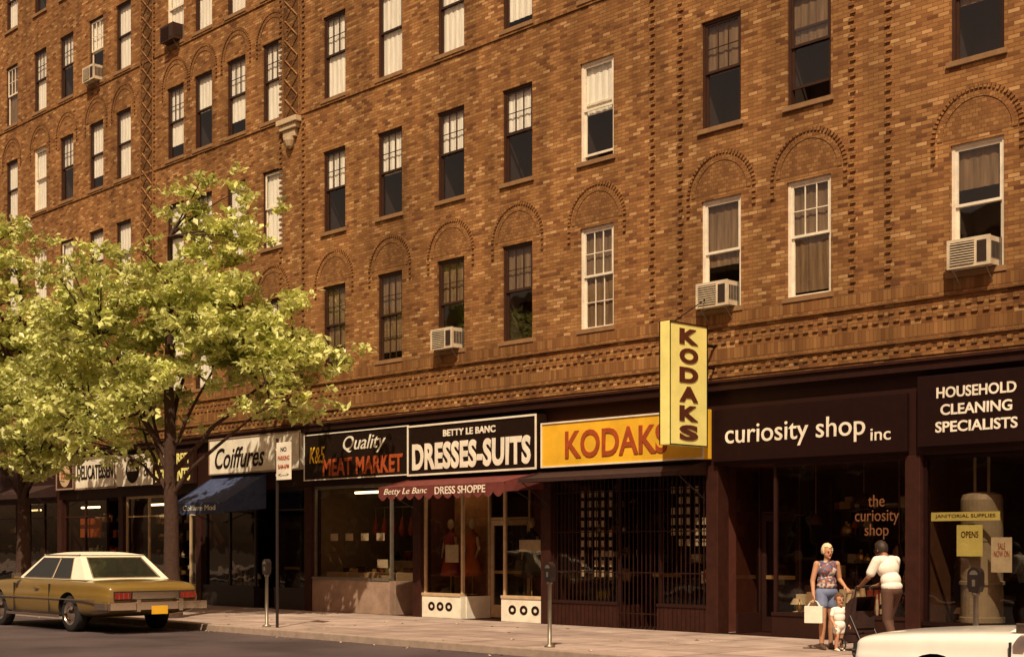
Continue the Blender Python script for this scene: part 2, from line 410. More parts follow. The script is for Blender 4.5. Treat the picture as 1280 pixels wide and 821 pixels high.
# windows
WM = [M_FBROWN, M_FWHITE, M_GLASS, M_BLINDSKY, M_ROOM, M_SILL, M_CURT]
def window(xc, z0, z1, fr=0, blind=0.5, mun=1, bl=3, opened=0.0, sidewhite=False):
    b = MB(); x0 = xc-W/2; x1 = xc+W/2; zm = (z0+z1)/2+0.03
    b.box(x0-0.06, x1+0.06, -0.05, 0.16, z0-0.08, z0+0.005, 5)
    b.box(x0, x0+0.055, 0.045, 0.165, z0+0.006, z1, fr); b.box(x1-0.055, x1, 0.045, 0.165, z0+0.006, z1, fr)
    b.box(x0+0.056, x1-0.056, 0.045, 0.165, z1-0.055, z1, fr)
    a, c = x0+0.057, x1-0.057
    s = 0.045
    sf = 1 if sidewhite else fr
    def sash(za, zb, y, m, mun):
        b.box(a, a+s, y, y+0.028, za, zb, m); b.box(c-s, c, y, y+0.028, za, zb, m)
        b.box(a+s, c-s, y, y+0.028, za, za+s, m); b.box(a+s, c-s, y, y+0.028, zb-s, zb, m)
        b.face([(a+s, y+0.015, za+s), (c-s, y+0.015, za+s), (c-s, y+0.015, zb-s), (a+s, y+0.015, zb-s)], 2)
        if mun:
            wv = (c-a-2*s)/3
            for k in (1, 2): b.box(a+s+wv*k-0.008, a+s+wv*k+0.008, y+0.004, y+0.026, za+s, zb-s, m)
            h = (za+zb)/2; b.box(a+s, c-s, y+0.006, y+0.024, h-0.008, h+0.008, m)
    sash(zm, z1-0.057, 0.06, sf, mun)
    lo = z0+0.01+opened
    sash(lo, zm+0.04+opened, 0.092, sf, mun == 2)
    yb = 0.75
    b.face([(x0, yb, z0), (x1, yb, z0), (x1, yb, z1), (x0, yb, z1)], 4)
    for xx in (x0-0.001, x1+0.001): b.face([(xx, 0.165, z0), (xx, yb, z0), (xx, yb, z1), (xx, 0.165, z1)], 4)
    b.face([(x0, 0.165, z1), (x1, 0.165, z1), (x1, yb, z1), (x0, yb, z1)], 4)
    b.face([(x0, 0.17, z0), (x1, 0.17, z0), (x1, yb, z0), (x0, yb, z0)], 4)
    if blind > 0:
        zb = z1-(z1-z0)*blind
        n = 14; ys = [0.136+0.008*math.sin(k*2.1+xc) for k in range(n+1)]
        for k in range(n):
            xa = x0+0.056+(x1-x0-0.112)*k/n; xb = x0+0.056+(x1-x0-0.112)*(k+1)/n
            b.face([(xa, ys[k], zb), (xb, ys[k+1], zb), (xb, ys[k+1], z1-0.05), (xa, ys[k], z1-0.05)], bl)
    return b.obj("window", WM, BLD)
spec = {
 (-19.57, 0): dict(fr=1, blind=1.0, mun=2, bl=6), (-19.57, 1): dict(fr=1, blind=0.52, mun=0, bl=3, sidewhite=True, opened=0.12),
 (-14.5, 0): dict(fr=1, blind=0.95, mun=1, bl=6), (-16.43, 0): dict(fr=1, blind=0.6, mun=0, bl=6),
 (-11.32, 0): dict(fr=1, blind=0.35, mun=0, bl=6), (-24.04, 0): dict(fr=0, blind=0.5, mun=1, bl=6),
 (-21.88, 0): dict(fr=0, blind=0.45, mun=1, bl=6), (-26.22, 0): dict(fr=0, blind=0.9, mun=2, bl=6),
 (-28.41, 0): dict(fr=0, blind=0.9, mun=2, bl=6),
 (-28.41, 1): dict(fr=0, blind=0.46, mun=1, bl=3), (-26.22, 1): dict(fr=0, blind=0.50, mun=1, bl=3),
 (-24.04, 1): dict(fr=0, blind=0.48, mun=1, bl=3), (-21.88, 1): dict(fr=0, blind=0.44, mun=1, bl=3),
 (-16.43, 1): dict(fr=0, blind=0.5, mun=1, bl=6), (-14.5, 1): dict(fr=0, blind=0.45, mun=0, bl=6, opened=0.3),
 (-11.32, 1): dict(fr=0, blind=0.55, mun=1, bl=6),
 (-28.41, 2): dict(fr=0, blind=0.97, mun=1, bl=3), (-26.22, 2): dict(fr=0, blind=1.0, mun=0, bl=3), (-24.04, 2): dict(fr=0, blind=1.0, mun=0, bl=3),
 (-21.88, 2): dict(fr=0, blind=0.9, mun=1, bl=3),
}
for c in cols_all:
    for ri, (z0, z1) in enumerate(rows):
        st = spec.get((c, ri))
        if st is None:
            left = c < -30 or ri >= 2  # left and upper windows: fuller pale blinds stand in for reflected sky
            st = dict(fr=0 if R.random() < 0.9 else 1, blind=R.choice([0.5, 0.8, 0.95, 1.0, 1.0] if left else [0.4, 0.5, 0.6, 0.9]),
                      mun=R.choice([0, 0, 1, 1]), bl=3 if R.random() < (0.9 if left else 0.4) else 6, sidewhite=R.random() < 0.2)
        window(c, z0, z1, **st)

M_ACEN = mat("aircon_enamel", (0.55, 0.47, 0.34), 0.5, var=0.3, nscale=3)
def aircon(xc, z, dark=False):
    e = empty("window_air_conditioner", (xc, 0, z))
    b = MB(); w, h = 0.36, 0.44
    body = 1 if dark else 0
    b.box(-w, w, -0.26, 0.20, 0.0, h, body)
    b.box(-w-0.012, w+0.012, -0.275, -0.262, -0.01, h+0.01, body)
    for k in range(9):
        zz = 0.045+k*0.04
        b.box(-w+0.05, 0.10, -0.295, -0.277, zz, zz+0.016, body)
    b.box(0.15, w-0.05, -0.285, -0.277, 0.05, h-0.06, 2)
    for k in range(6): b.box(w+0.001, w+0.010, -0.22+k*0.045, -0.195+k*0.045, 0.1, h-0.08, 2)
    b.box(-w+0.05, 0.10, -0.2755, -0.2752, 0.04, h-0.04, 2)
    b.obj("housing", [M_ACEN if not dark else M_FBROWN, M_FBROWN, M_ROOM], e, bevel=0.006)
    b = MB(); b.box(-0.4, -w-0.002, 0.02, 0.04, 0, h); b.box(w+0.002, 0.4, 0.02, 0.04, 0, h)
    for sx in (-0.28, 0.28): b.tube([(sx, -0.24, -0.015), (sx, 0.0, -0.26)], [0.010, 0.010], 6)
    b.obj("side_panels_and_brackets", [M_GREYMETAL], e)
aircon(-24.04, 6.0); aircon(-16.43, 6.0); aircon(-11.32, 6.0); aircon(-40.75, 15.92); aircon(-36.0, 15.92, True)

# ------------------------------------------------------------------ storefronts
shops = [(-64, -56), (-56, -50), (-50, -43.2), (-43.2, -39.15), (-39.15, -34.7), (-34.7, -29.5), (-29.5, -25.2), (-25.2, -21.0), (-21.0, -16.62), (-16.62, -12.45), (-12.45, -7.6), (-7.6, -1), (-1, 8)]
b = MB()
b.box(XL, XR, 0.0, 0.30, 3.1, ZB-0.001)
b.obj("shop_fascia", [M_DKBROWN], BLD)
b = MB()
for i, (a, c) in enumerate(shops):
    b.box(a-0.14, a+0.14, -0.03, 0.30, 0, 3.098)
b.box(XR-0.14, XR+0.01, -0.03, 0.3, 0, 3.098)
b.obj("shop_piers", [M_REDBROWN], BLD, bevel=0.01)

def shopfront(x0, x1, frame, doorx=None, base=0.55, basem=None, inner=None, mull=2, depth=4.0, top=3.1, transom=2.55, dw=0.95):
    x0 += 0.142; x1 -= 0.142
    e = empty("storefront", parent=BLD)
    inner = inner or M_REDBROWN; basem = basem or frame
    b = MB()
    b.face([(x0-.14, depth, 0), (x1+.14, depth, 0), (x1+.14, depth, top), (x0-.14, depth, top)], 0)
    b.face([(x0-.139, .3, 0), (x0-.139, depth, 0), (x0-.139, depth, top), (x0-.139, .3, top)], 0)
    b.face([(x1+.139, .3, 0), (x1+.139, depth, 0), (x1+.139, depth, top), (x1+.139, .3, top)], 0)
    b.face([(x0-.139, .301, top-.003), (x1+.139, .301, top-.003), (x1+.139, depth, top-.003), (x0-.139, depth, top-.003)], 0)
    b.face([(x0, 0, 0.006), (x1, 0, 0.006), (x1, depth, 0.006), (x0, depth, 0.006)], 1)
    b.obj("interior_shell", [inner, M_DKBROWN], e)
    segs = []
    if doorx is None: segs = [(x0, x1)]
    else:
        d0, d1 = doorx, doorx+dw
        if d0 > x0+0.3: segs.append((x0, d0))
        if d1 < x1-0.3: segs.append((d1, x1))
    f = MB(); g = MB()
    Y = 0.08
    for (a, c) in segs:
        f.box(a, c, Y-0.06, Y+0.10, 0, base, 1)
        f.box(a, c, Y-0.08, Y+0.12, base+0.001, base+0.06, 0)
        f.box(a, c, Y, Y+0.06, top-0.07, top-0.001, 0)
        n = max(1, mull if (c-a) > 2 else 1)
        for k in range(n+1):
            xx = a+(c-a)*k/n; xx = min(max(xx, a+0.03), c-0.03)
            f.box(xx-0.028, xx+0.028, Y-0.005, Y+0.065, base+0.06, top-0.07, 0)
        if transom: f.box(a+0.06, c-0.06, Y+0.003, Y+0.055, transom-0.02, transom+0.02, 0)
        g.face([(a, Y+0.03, base+0.06), (c, Y+0.03, base+0.06), (c, Y+0.03, top-0.07), (a, Y+0.03, top-0.07)])
    if doorx is not None:
        yd = 0.9
        for xx in (d0, d1):
            g.face([(xx, 0.16, base), (xx, yd, base), (xx, yd, top-0.1), (xx, 0.16, top-0.1)])
            f.box(xx-0.02, xx+0.02, 0.182, yd, 0, base, 1)
            f.box(xx-0.025, xx+0.025, yd-0.05, yd, base+0.001, top-0.01, 0)
        f.box(d0+0.03, d0+0.12, yd, yd+0.05, 0.02, 2.2, 0); f.box(d1-0.12, d1-0.03, yd, yd+0.05, 0.02, 2.2, 0)
        f.box(d0+0.121, d1-0.121, yd, yd+0.05, 2.08, 2.2, 0); f.box(d0+0.121, d1-0.121, yd, yd+0.05, 0.02, 0.3, 0)
        f.box(d0+0.121, d1-0.121, yd+0.005, yd+0.045, 1.0, 1.07, 2)
        f.box(d0+0.03, d1-0.03, yd, yd+0.05, 2.21, 2.26, 0)
        g.face([(d0+0.12, yd+0.02, 0.3), (d1-0.12, yd+0.02, 0.3), (d1-0.12, yd+0.02, 2.08), (d0+0.12, yd+0.02, 2.08)])
    f.obj("window_frames", [frame, basem, M_BRASS], e)
    g.obj("glazing", [M_SHOPGLASS], e)
    return e

GOODS = [M_RED, M_BRASS, M_PAPER, M_GREEN, M_ORANGE, M_CREAM, M_BROWNP, M_TAN, M_BROWNP, M_REDBROWN]
def goods(x0, x1, y0, y1, z, n, parent, smax=0.35, seed=1, name="display_goods"):
    r = random.Random(seed); b = MB()
    for k in range(n):
        x = r.uniform(x0, x1); y = r.uniform(y0, y1); h = r.uniform(0.08, smax); w = r.uniform(0.04, 0.13); mi = r.randrange(len(GOODS))
        t = r.random()
        if t < 0.35: b.box(x-w, x+w, y-w*0.6, y+w*0.6, z, z+h, mi)
        elif t < 0.8:
            w *= 0.7
            b.lathe((x, y, z), [(0.0, 0), (w*0.7, 0), (w, h*0.3), (w*0.8, h*0.6), (w*0.3, h*0.8), (w*0.35, h), (0, h)], 10, mi)
        else:
            b.lathe((x, y, z), [(w*0.8, 0), (w*0.2, 0.02), (w*0.15, h*0.6), (w*1.1, h*0.62), (w*0.6, h*1.1), (0, h*1.1)], 10, mi)
    return b.obj(name, GOODS, parent)
def shelves(x0, x1, y, zs_, parent, seed, m=M_DKBROWN, n=14):
    b = MB()
    for z in zs_: b.box(x0, x1, y-0.15, y+0.15, z-0.03, z)
    b.box(x0-0.04, x0, y-0.16, y+0.16, 0.0, max(zs_)+0.4); b.box(x1, x1+0.04, y-0.16, y+0.16, 0.0, max(zs_)+0.4)
    b.obj("shelving", [m], parent)
    for i, z in enumerate(zs_): goods(x0+0.1, x1-0.1, y-0.1, y+0.1, z, n, parent, 0.28, seed*10+i)
def tube_light(x0, x1, y, z, parent):
    b = MB(); b.tube([(x0, y, z), (x1, y, z)], [0.03, 0.03], 10); b.obj("fluorescent_lamp", [M_LAMPON], parent)

e = shopfront(-64, -56, M_DKBROWN, -60.5); e = shopfront(-56, -50, M_REDBROWN, -53)
e = shopfront(-50, -43.2, M_REDBROWN, -46.6, base=0.4); shelves(-49.5, -46.9, 1.2, [0.9, 1.5, 2.1], e, 3); shelves(-45.4, -43.6, 1.0, [0.8, 1.4, 2.0], e, 4); tube_light(-49, -48, 1.6, 2.9, e)
e = shopfront(-43.2, -39.15, M_REDBROWN, -40.2, base=0.5); shelves(-42.8, -40.5, 0.9, [0.9, 1.4, 1.9, 2.4], e, 5, n=20); tube_light(-42.6, -41.4, 0.45, 2.85, e)
b = MB(); b.box(-42.4, -41.0, 0.30, 0.33, 1.9, 2.5, 0); b.box(-42.3, -41.2, 0.30, 0.33, 1.0, 1.4, 1); b.obj("window_poster", [M_ORANGE, M_RED], e)
e = shopfront(-39.15, -34.7, M_CREAM, -36.3, base=0.5, transom=2.5); shelves(-38.8, -36.6, 1.0, [0.8, 1.3, 1.8, 2.3], e, 6, n=20); tube_light(-38.4, -37.2, 0.5, 2.85, e)
b = MB(); b.box(-35.1, -34.86, 0.30, 0.32, 1.0, 2.6); b.obj("window_poster", [M_PAPER], e)
e = shopfront(-34.7, -29.5, M_BLACKMETAL, -32.0, base=0.5); goods(-34.3, -32.3, 0.3, 0.8, 0.56, 12, e, 0.6, 7)
# meat market
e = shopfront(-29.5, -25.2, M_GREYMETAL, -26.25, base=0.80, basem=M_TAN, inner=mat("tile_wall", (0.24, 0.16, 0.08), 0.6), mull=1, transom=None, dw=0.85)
b = MB(); b.box(-29.2, -26.4, 0.35, 1.1, 0.80, 0.98); b.box(-29.2, -26.4, 2.0, 2.7, 0.0, 1.25); b.obj("meat_counter", [M_CREAM], e)
goods(-29.1, -26.5, 0.4, 1.0, 0.98, 26, e, 0.14, 8); goods(-29.1, -26.5, 2.0, 2.6, 1.25, 16, e, 0.25, 9)
b = MB()
for k in range(4): b.box(-28.9+k*0.62, -28.6+k*0.62, 0.25, 0.26, 1.75, 1.93)
b.box(-27.0, -26.6, 0.24, 0.25, 1.1, 1.3)
b.obj("price_cards", [M_PAPER], e)
tube_light(-28.6, -27.2, 0.8, 2.95, e)
b = MB(); b.tube([(-28.9, 1.6, 2.6), (-26.5, 1.6, 2.6)], [0.015]*2, 6, 0)
for k in range(7):
    xx = -28.8+k*0.36; b.tube([(xx, 1.6, 2.6), (xx, 1.6, 2.35)], [0.01]*2, 5, 0)
    b.lathe((xx, 1.6, 1.85), [(0.0, 0), (0.07, 0.05), (0.09, 0.2), (0.05, 0.4), (0.02, 0.5)], 10, 1)
b.obj("hanging_meats", [M_GREYMETAL, M_RED], e)
# dress shop
e = shopfront(-25.2, -21.0, M_CREAM, -23.72, base=0.50, basem=M_WHITEP, inner=mat("rose_wall", (0.16, 0.05, 0.025), 0.8), mull=1, transom=None, dw=1.32)
b = MB()
for xa in (-24.72, -24.42, -24.12, -22.05, -21.7, -21.35):
    cz = 0.26
    n = 18
    for k in range(n):
        t0 = 2*math.pi*k/n; t1 = 2*math.pi*(k+1)/n
        b.face([(xa+r*math.cos(t), 0.014, cz+r*math.sin(t)*0.85) for r, t in ((0.05, t0), (0.05, t1), (0.12, t1), (0.12, t0))], 0)
b.obj("base_ornament", [M_BLACKP], e)
def mannequin(x, y, z, m, parent):
    b = MB()
    b.lathe((x, y, z), [(0.12, 0), (0.12, 0.02), (0.015, 0.03), (0.015, 0.45)], 12, 1)
    b.lathe((x, y, z+0.42), [(0.24, 0), (0.20, 0.25), (0.12, 0.5), (0.15, 0.68), (0.18, 0.85), (0.13, 0.95), (0.045, 1.0), (0.04, 1.06)], 14, 0)
    b.lathe((x, y, z+1.48), [(0.02, 0), (0.07, 0.05), (0.08, 0.14), (0.05, 0.21), (0, 0.23)], 12, 2)
    for sx in (-1, 1): b.tube([(x+sx*0.16, y, z+1.30), (x+sx*0.24, y-0.02, z+1.05), (x+sx*0.20, y-0.1, z+0.82)], [0.045, 0.035, 0.02], 8, 2)
    b.obj("mannequin", [m, M_BRASS, M_CREAM], parent, smooth=True)
mannequin(-24.55, 0.45, 0.52, M_RED, e); mannequin(-23.98, 0.6, 0.52, M_ORANGE, e); mannequin(-21.9, 0.45, 0.52, M_BROWNP, e); mannequin(-21.45, 0.6, 0.52, M_BLUE, e)
b = MB(); b.box(-25.0, -23.76, 0.95, 1.0, 0.5, 2.9, 0); b.box(-22.36, -21.2, 0.95, 1.0, 0.5, 2.9, 1)
b.obj("display_backdrop", [mat("peach_drape", (0.38, 0.16, 0.06), 0.9, var=0.3), mat("maroon_drape", (0.12, 0.03, 0.02), 0.9, var=0.3)], e)
tube_light(-24.8, -24.0, 0.4, 2.85, e)
b = MB(); b.box(-24.5, -24.05, 0.24, 0.245, 1.25, 1.65); b.box(-22.05, -21.4, 0.22, 0.225, 1.5, 1.75); b.obj("window_poster", [M_PAPER], e)
b = MB(); b.lathe((-23.0, 1.3, 0.0), [(0.03, 0), (0.3, 0.02), (0.03, 0.05), (0.03, 0.9), (0.25, 0.95), (0.20, 1.3), (0, 1.3)], 14); b.obj("pedestal_vase", [M_CREAM], e)
# gated camera store
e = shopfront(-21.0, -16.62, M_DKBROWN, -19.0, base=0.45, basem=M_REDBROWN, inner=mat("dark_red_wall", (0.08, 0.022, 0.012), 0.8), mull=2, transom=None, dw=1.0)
b = MB()
x = -20.8
while x < -16.8:
    b.box(x-0.008, x+0.008, 0.01, 0.025, 0.02, 2.95); x += 0.11
for z in (0.3, 1.1, 1.9, 2.7): b.box(-20.85, -16.78, 0.027, 0.036, z-0.012, z+0.012)
b.obj("folding_security_gate", [M_DKBROWN], e)
b = MB()
for xa, z0, nz in ((-20.15, 1.0, 9), (-17.75, 1.62, 6)):
    for i in range(5):
        for j in range(nz):
            if R.random() < 0.85: b.box(xa+i*0.19, xa+i*0.19+0.085, 0.15, 0.17, z0+j*0.2, z0+j*0.2+0.13)
b.obj("display_packets", [M_PAPER], e)
shelves(-20.6, -19.2, 1.0, [0.9, 1.4, 1.9, 2.4], e, 12); shelves(-17.8, -16.9, 0.8, [0.9, 1.3], e, 13)
# curiosity shop
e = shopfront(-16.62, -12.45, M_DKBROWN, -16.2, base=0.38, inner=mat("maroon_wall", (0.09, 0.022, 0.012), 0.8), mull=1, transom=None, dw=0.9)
goods(-15.1, -12.7, 0.25, 0.85, 0.44, 60, e, 0.42, 21); goods(-15.1, -12.7, 0.9, 1.3, 0.9, 34, e, 0.4, 22)
b = MB(); b.box(-15.2, -12.6, 0.88, 1.45, 0.38, 0.9); b.obj("display_step", [M_REDBROWN], e)
shelves(-15.2, -12.8, 1.9, [1.3, 1.8, 2.3], e, 23, n=18)
b = MB()
for xx, zz in ((-14.9, 2.0), (-13.9, 2.35), (-13.2, 1.45)):
    b.tube([(xx, 0.8, 3.08), (xx, 0.8, zz+0.2)], [0.006]*2, 5, 0); b.lathe((xx, 0.8, zz), [(0.13, 0), (0.10, 0.1), (0.04, 0.18), (0, 0.19)], 12, 1)
b.obj("hanging_lamps", [M_BRASS, M_REDBROWN], e)
text("the\ncuriosity\nshop", (-13.2, 0.10, 2.1), 0.85, 0.75, mat("gilt_letter", (0.16, 0.065, 0.028), 0.5), e, depth=0.003, name="window_lettering")
# cleaning supplier
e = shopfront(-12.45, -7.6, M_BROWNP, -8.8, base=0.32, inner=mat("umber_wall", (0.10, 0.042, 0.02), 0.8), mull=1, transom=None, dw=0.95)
b = MB()
b.lathe((-11.55, 0.58, 0.38), [(0.0, 0), (0.36, 0), (0.36, 0.08), (0.33, 0.09), (0.33, 0.60), (0.36, 0.61), (0.36, 0.66), (0.33, 0.67), (0.33, 1.30), (0.345, 1.31), (0.345, 1.36), (0.33, 1.37), (0.33, 1.98), (0.31, 2.06), (0.20, 2.10), (0, 2.11)], 30)
for dx in (-0.12, 0.12): b.tube([(-11.55+dx, 0.58, 2.46), (-11.55+dx, 0.58, 3.05)], [0.025]*2, 8)
b.obj("water_tank", [M_TANK], e)
b = MB(); b.box(-12.2, -11.0, 0.13, 0.135, 2.02, 2.16, 0); b.box(-11.75, -11.3, 0.14, 0.145, 1.45, 1.95, 1); b.box(-11.15, -10.8, 0.13, 0.135, 1.2, 1.75, 2)
b.obj("window_posters", [M_YELLOW2, M_YELLOW2, M_PAPER], e)
text("OPENS", (-11.52, 0.136, 1.8), 0.3, 0.1, M_BRNL, e, depth=0.003); text("SALE\nNOW ON", (-10.97, 0.127, 1.55), 0.26, 0.22, M_REDL, e, depth=0.002)
text("JANITORIAL SUPPLIES", (-11.6, 0.127, 2.09), 1.05, 0.07, M_BRNL, e, depth=0.002)
goods(-12.2, -9.2, 0.95, 1.3, 0.36, 24, e, 0.4, 31); shelves(-10.8, -9.2, 1.0, [0.9, 1.4, 1.9], e, 32)
shopfront(-7.6, -1, M_DKBROWN, -4); shopfront(-1, 8, M_REDBROWN, 3)

# ------------------------------------------------------------------ signs
def sign(name, x0, x1, z0, z1, face, border=None, depth=0.14, bw=0.05, y=-0.03):
    e = empty(name)
    b = MB(); b.box(x0, x1, y-depth, y, z0, z1, 0); o = b.obj("panel", [face], e, bevel=0.008)
    if border:
        yf = y-depth
        b = MB(); b.box(x0, x1, yf-0.02, yf-0.002, z1-bw, z1); b.box(x0, x1, yf-0.02, yf-0.002, z0, z0+bw)
        b.box(x0, x0+bw, yf-0.02, yf-0.002, z0+bw+.001, z1-bw-.001); b.box(x1-bw, x1, yf-0.02, yf-0.002, z0+bw+.001, z1-bw-.001)
        b.obj("border", [border], e)
    return e, y-depth-0.018

e, y = sign("painted_shop_sign", -43.1, -41.9, 3.4, 4.3, M_REDBROWN, M_TAN)
b = MB(); n = 20; b.face([(-42.5+0.38*math.cos(2*math.pi*k/n), y+0.008, 3.85+0.36*math.sin(2*math.pi*k/n)) for k in range(n)][::-1]); b.obj("disc", [M_CREAM], e)
text("SODA", (-42.5, y, 3.85), 0.5, 0.2, M_REDL, e, bold=0.02, depth=0.003)
e, y = sign("delicatessen_sign", -41.8, -39.2, 3.38, 4.36, M_WHITEP, M_TAN); text("DELICATESSEN", (-40.5, y+.012, 3.90), 2.3, 0.44, M_BLACKP, e, bold=0.02)
e, y = sign("fabric_shop_sign", -39.1, -34.75, 3.36, 4.34, M_DKBROWN, None)
b = MB(); b.box(-39.08, -36.95, y-0.01, y+0.01, 3.4, 4.3, 0); b.obj("white_panel", [M_WHITEP], e)
b = MB(); n = 24; b.face([(-38.1+0.40*math.cos(2*math.pi*k/n), y-0.014, 3.85+0.38*math.sin(2*math.pi*k/n)) for k in range(n)][::-1]); b.obj("round_emblem", [M_BROWNP], e)
text("FABRIC", (-38.1, y-0.018, 3.9), 0.55, 0.16, M_PAPER, e, bold=0.02, depth=0.003); text("&", (-37.3, y-0.014, 3.85), 0.3, 0.4, M_BLACKP, e, depth=0.003)
text("FARM CREST", (-35.85, y+.012, 4.08), 1.9, 0.30, M_YELLOW2, e, bold=0.03); text("REMNANTS", (-35.85, y+.012, 3.63), 1.9, 0.36, M_YELLOW2, e, bold=0.03)
e, y = sign("hairdresser_sign", -33.9, -29.6, 3.55, 4.52, M_WHITEP, M_TAN, bw=0.03); text("Coiffures", (-32.4, y+.012, 3.98), 2.4, 0.55, M_BLACKP, e, shear=0.35, bold=0.01)
e, y = sign("meat_market_sign", -29.4, -25.27, 3.24, 4.38, M_BLACKP, M_WHITEP, bw=0.025, depth=0.16)
text("Quality", (-26.95, y+.010, 4.04), 1.65, 0.44, M_WHITEP, e, shear=0.3)
text("MEAT MARKET", (-27.05, y+.010, 3.54), 3.1, 0.42, M_REDL, e, bold=0.03)
text("K&5", (-28.85, y+.010, 3.86), 0.62, 0.40, M_YELLOW, e, shear=0.15)
e, y = sign("dress_shop_sign", -25.15, -20.95, 3.20, 4.34, M_BLACKP, M_WHITEP, bw=0.04, depth=0.30)
text("BETTY LE BANC", (-23.05, y+.010, 4.11), 1.7, 0.15, M_WHITEP, e, bold=0.03)
text("DRESSES-SUITS", (-23.05, y+.010, 3.62), 3.85, 0.60, M_WHITEP, e, bold=0.04)
e, y = sign("yellow_shop_sign", -20.9, -16.62, 3.22, 4.14, M_YELLOW, M_WHITEP, bw=0.03, depth=0.22)
text("KODAKS", (-18.85, y+.010, 3.66), 2.7, 0.56, M_REDL, e, bold=0.02, depth=0.008)
# projecting vertical sign
e = empty("projecting_shop_sign")
b = MB(); b.box(-16.68, -16.46, -1.42, -0.36, 3.42, 5.62, 0); b.obj("panel", [M_YELLOW2], e, bevel=0.01)
b = MB()
for (a0, a1, c0, c1) in ((-1.42, -0.36, 5.60, 5.62), (-1.42, -0.36, 3.42, 3.44), (-1.42, -1.40, 3.441, 5.599), (-0.38, -0.36, 3.441, 5.599)):
    b.box(-16.455, -16.447, a0, a1, c0, c1); b.box(-16.70, -16.685, a0, a1, c0, c1)
b.tube([(-16.57, 0.0, 5.3), (-16.57, -0.36, 5.3)], [0.03]*2, 8); b.tube([(-16.57, 0.0, 4.9), (-16.57, -0.36, 4.9)], [0.03]*2, 8)
b.tube([(-16.57, 0.0, 6.3), (-16.57, -1.2, 5.62)], [0.01]*2, 6)
b.obj("frame_and_brackets", [M_BROWNP], e)
for k, ch in enumerate("KODAKS"):
    text(ch, (-16.452, -0.89, 5.38-k*0.345), 0.52, 0.275, M_BRNL, e, facing='side', bold=0.05)
    text(ch, (-16.692, -0.89, 5.38-k*0.345), 0.52, 0.275, M_BRNL, e, facing='side', bold=0.05, depth=0.004)
e, y = sign("curiosity_shop_sign", -16.5, -12.5, 3.16, 4.12, M_BROWNP, None, depth=0.10)
text("curiosity shop", (-14.75, y+.014, 3.60), 2.95, 0.46, M_WHITEP, e, bold=0.004); text("inc", (-12.98, y+.014, 3.47), 0.38, 0.20, M_WHITEP, e, bold=0.004)
e, y = sign("cleaning_supplier_sign", -12.3, -9.6, 3.22, 4.36, M_BROWNP, None, depth=0.10)
for k, s_ in enumerate(("HOUSEHOLD", "CLEANING", "SPECIALISTS")):
    text(s_, (-11.27, y+.014, 4.07-k*0.275), (1.36, 1.22, 1.40)[k], 0.175, M_WHITEP, e, bold=0.02)

def awning(name, x0, x1, zw, out, zo, val, canvas, scallop=0.0, ribs=5):
    e = empty(name); b = MB(); n = int((x1-x0)/0.3)
    for k in range(n):
        a = x0+(x1-x0)*k/n; c = x0+(x1-x0)*(k+1)/n
        for t in range(5):
            f0 = t/5; f1 = (t+1)/5
            sag = lambda f: -0.04*math.sin(f*math.pi)
            b.face([(a, -0.02-out*f0, zw+(zo-zw)*f0+sag(f0)), (a, -0.02-out*f1, zw+(zo-zw)*f1+sag(f1)), (c, -0.02-out*f1, zw+(zo-zw)*f1+sag(f1)), (c, -0.02-out*f0, zw+(zo-zw)*f0+sag(f0))])
        yv = -0.02-out
        pts = [(a, yv, zo), (a, yv, zo-val)]
        for s_ in range(1, 6):
            u = s_/6; pts.append((a+(c-a)*u, yv, zo-val-scallop*math.sin(u*math.pi)))
        pts += [(c, yv, zo-val), (c, yv, zo)]
        b.face(pts)
    for xx in (x0, x1): b.face([(xx, -0.02, zw), (xx, -0.02-out, zo), (xx, -0.02-out, zo-val), (xx, -0.02, zo-val*0.6)])
    b.obj("canvas", [canvas], e)
    b = MB()
    b.tube([(x0, -0.01-out+0.02, zo-0.02), (x1, -0.01-out+0.02, zo-0.02)], [0.015]*2, 6)
    for xx in (x0+0.03, x1-0.03): b.tube([(xx, -0.04, zo-0.5), (xx, -out, zo-0.03)], [0.013]*2, 6)
    b.obj("frame", [M_BLACKMETAL], e)
    return e
e = awning("scalloped_awning", -25.15, -21.05, 3.19, 1.15, 2.92, 0.20, M_REDCAN, scallop=0.10)
text("Betty Le Banc", (-24.2, -1.175, 2.80), 1.5, 0.17, M_WHITEP, e, shear=0.3, depth=0.003); text("DRESS SHOPPE", (-22.4, -1.175, 2.80), 1.6, 0.16, M_WHITEP, e, bold=0.01, depth=0.003)
e = awning("canvas_awning", -20.95, -16.75, 3.20, 0.85, 2.98, 0.08, M_DKCAN)
e = awning("blue_awning", -33.9, -31.35, 3.52, 1.25, 2.75, 0.26, M_BLUE, scallop=0.05)
text("Coiffure Mod", (-32.6, -1.275, 2.62), 1.6, 0.14, M_WHITEP, e, depth=0.003)
e = awning("canvas_awning", -49.8, -43.4, 3.6, 0.9, 3.3, 0.15, M_DKCAN)

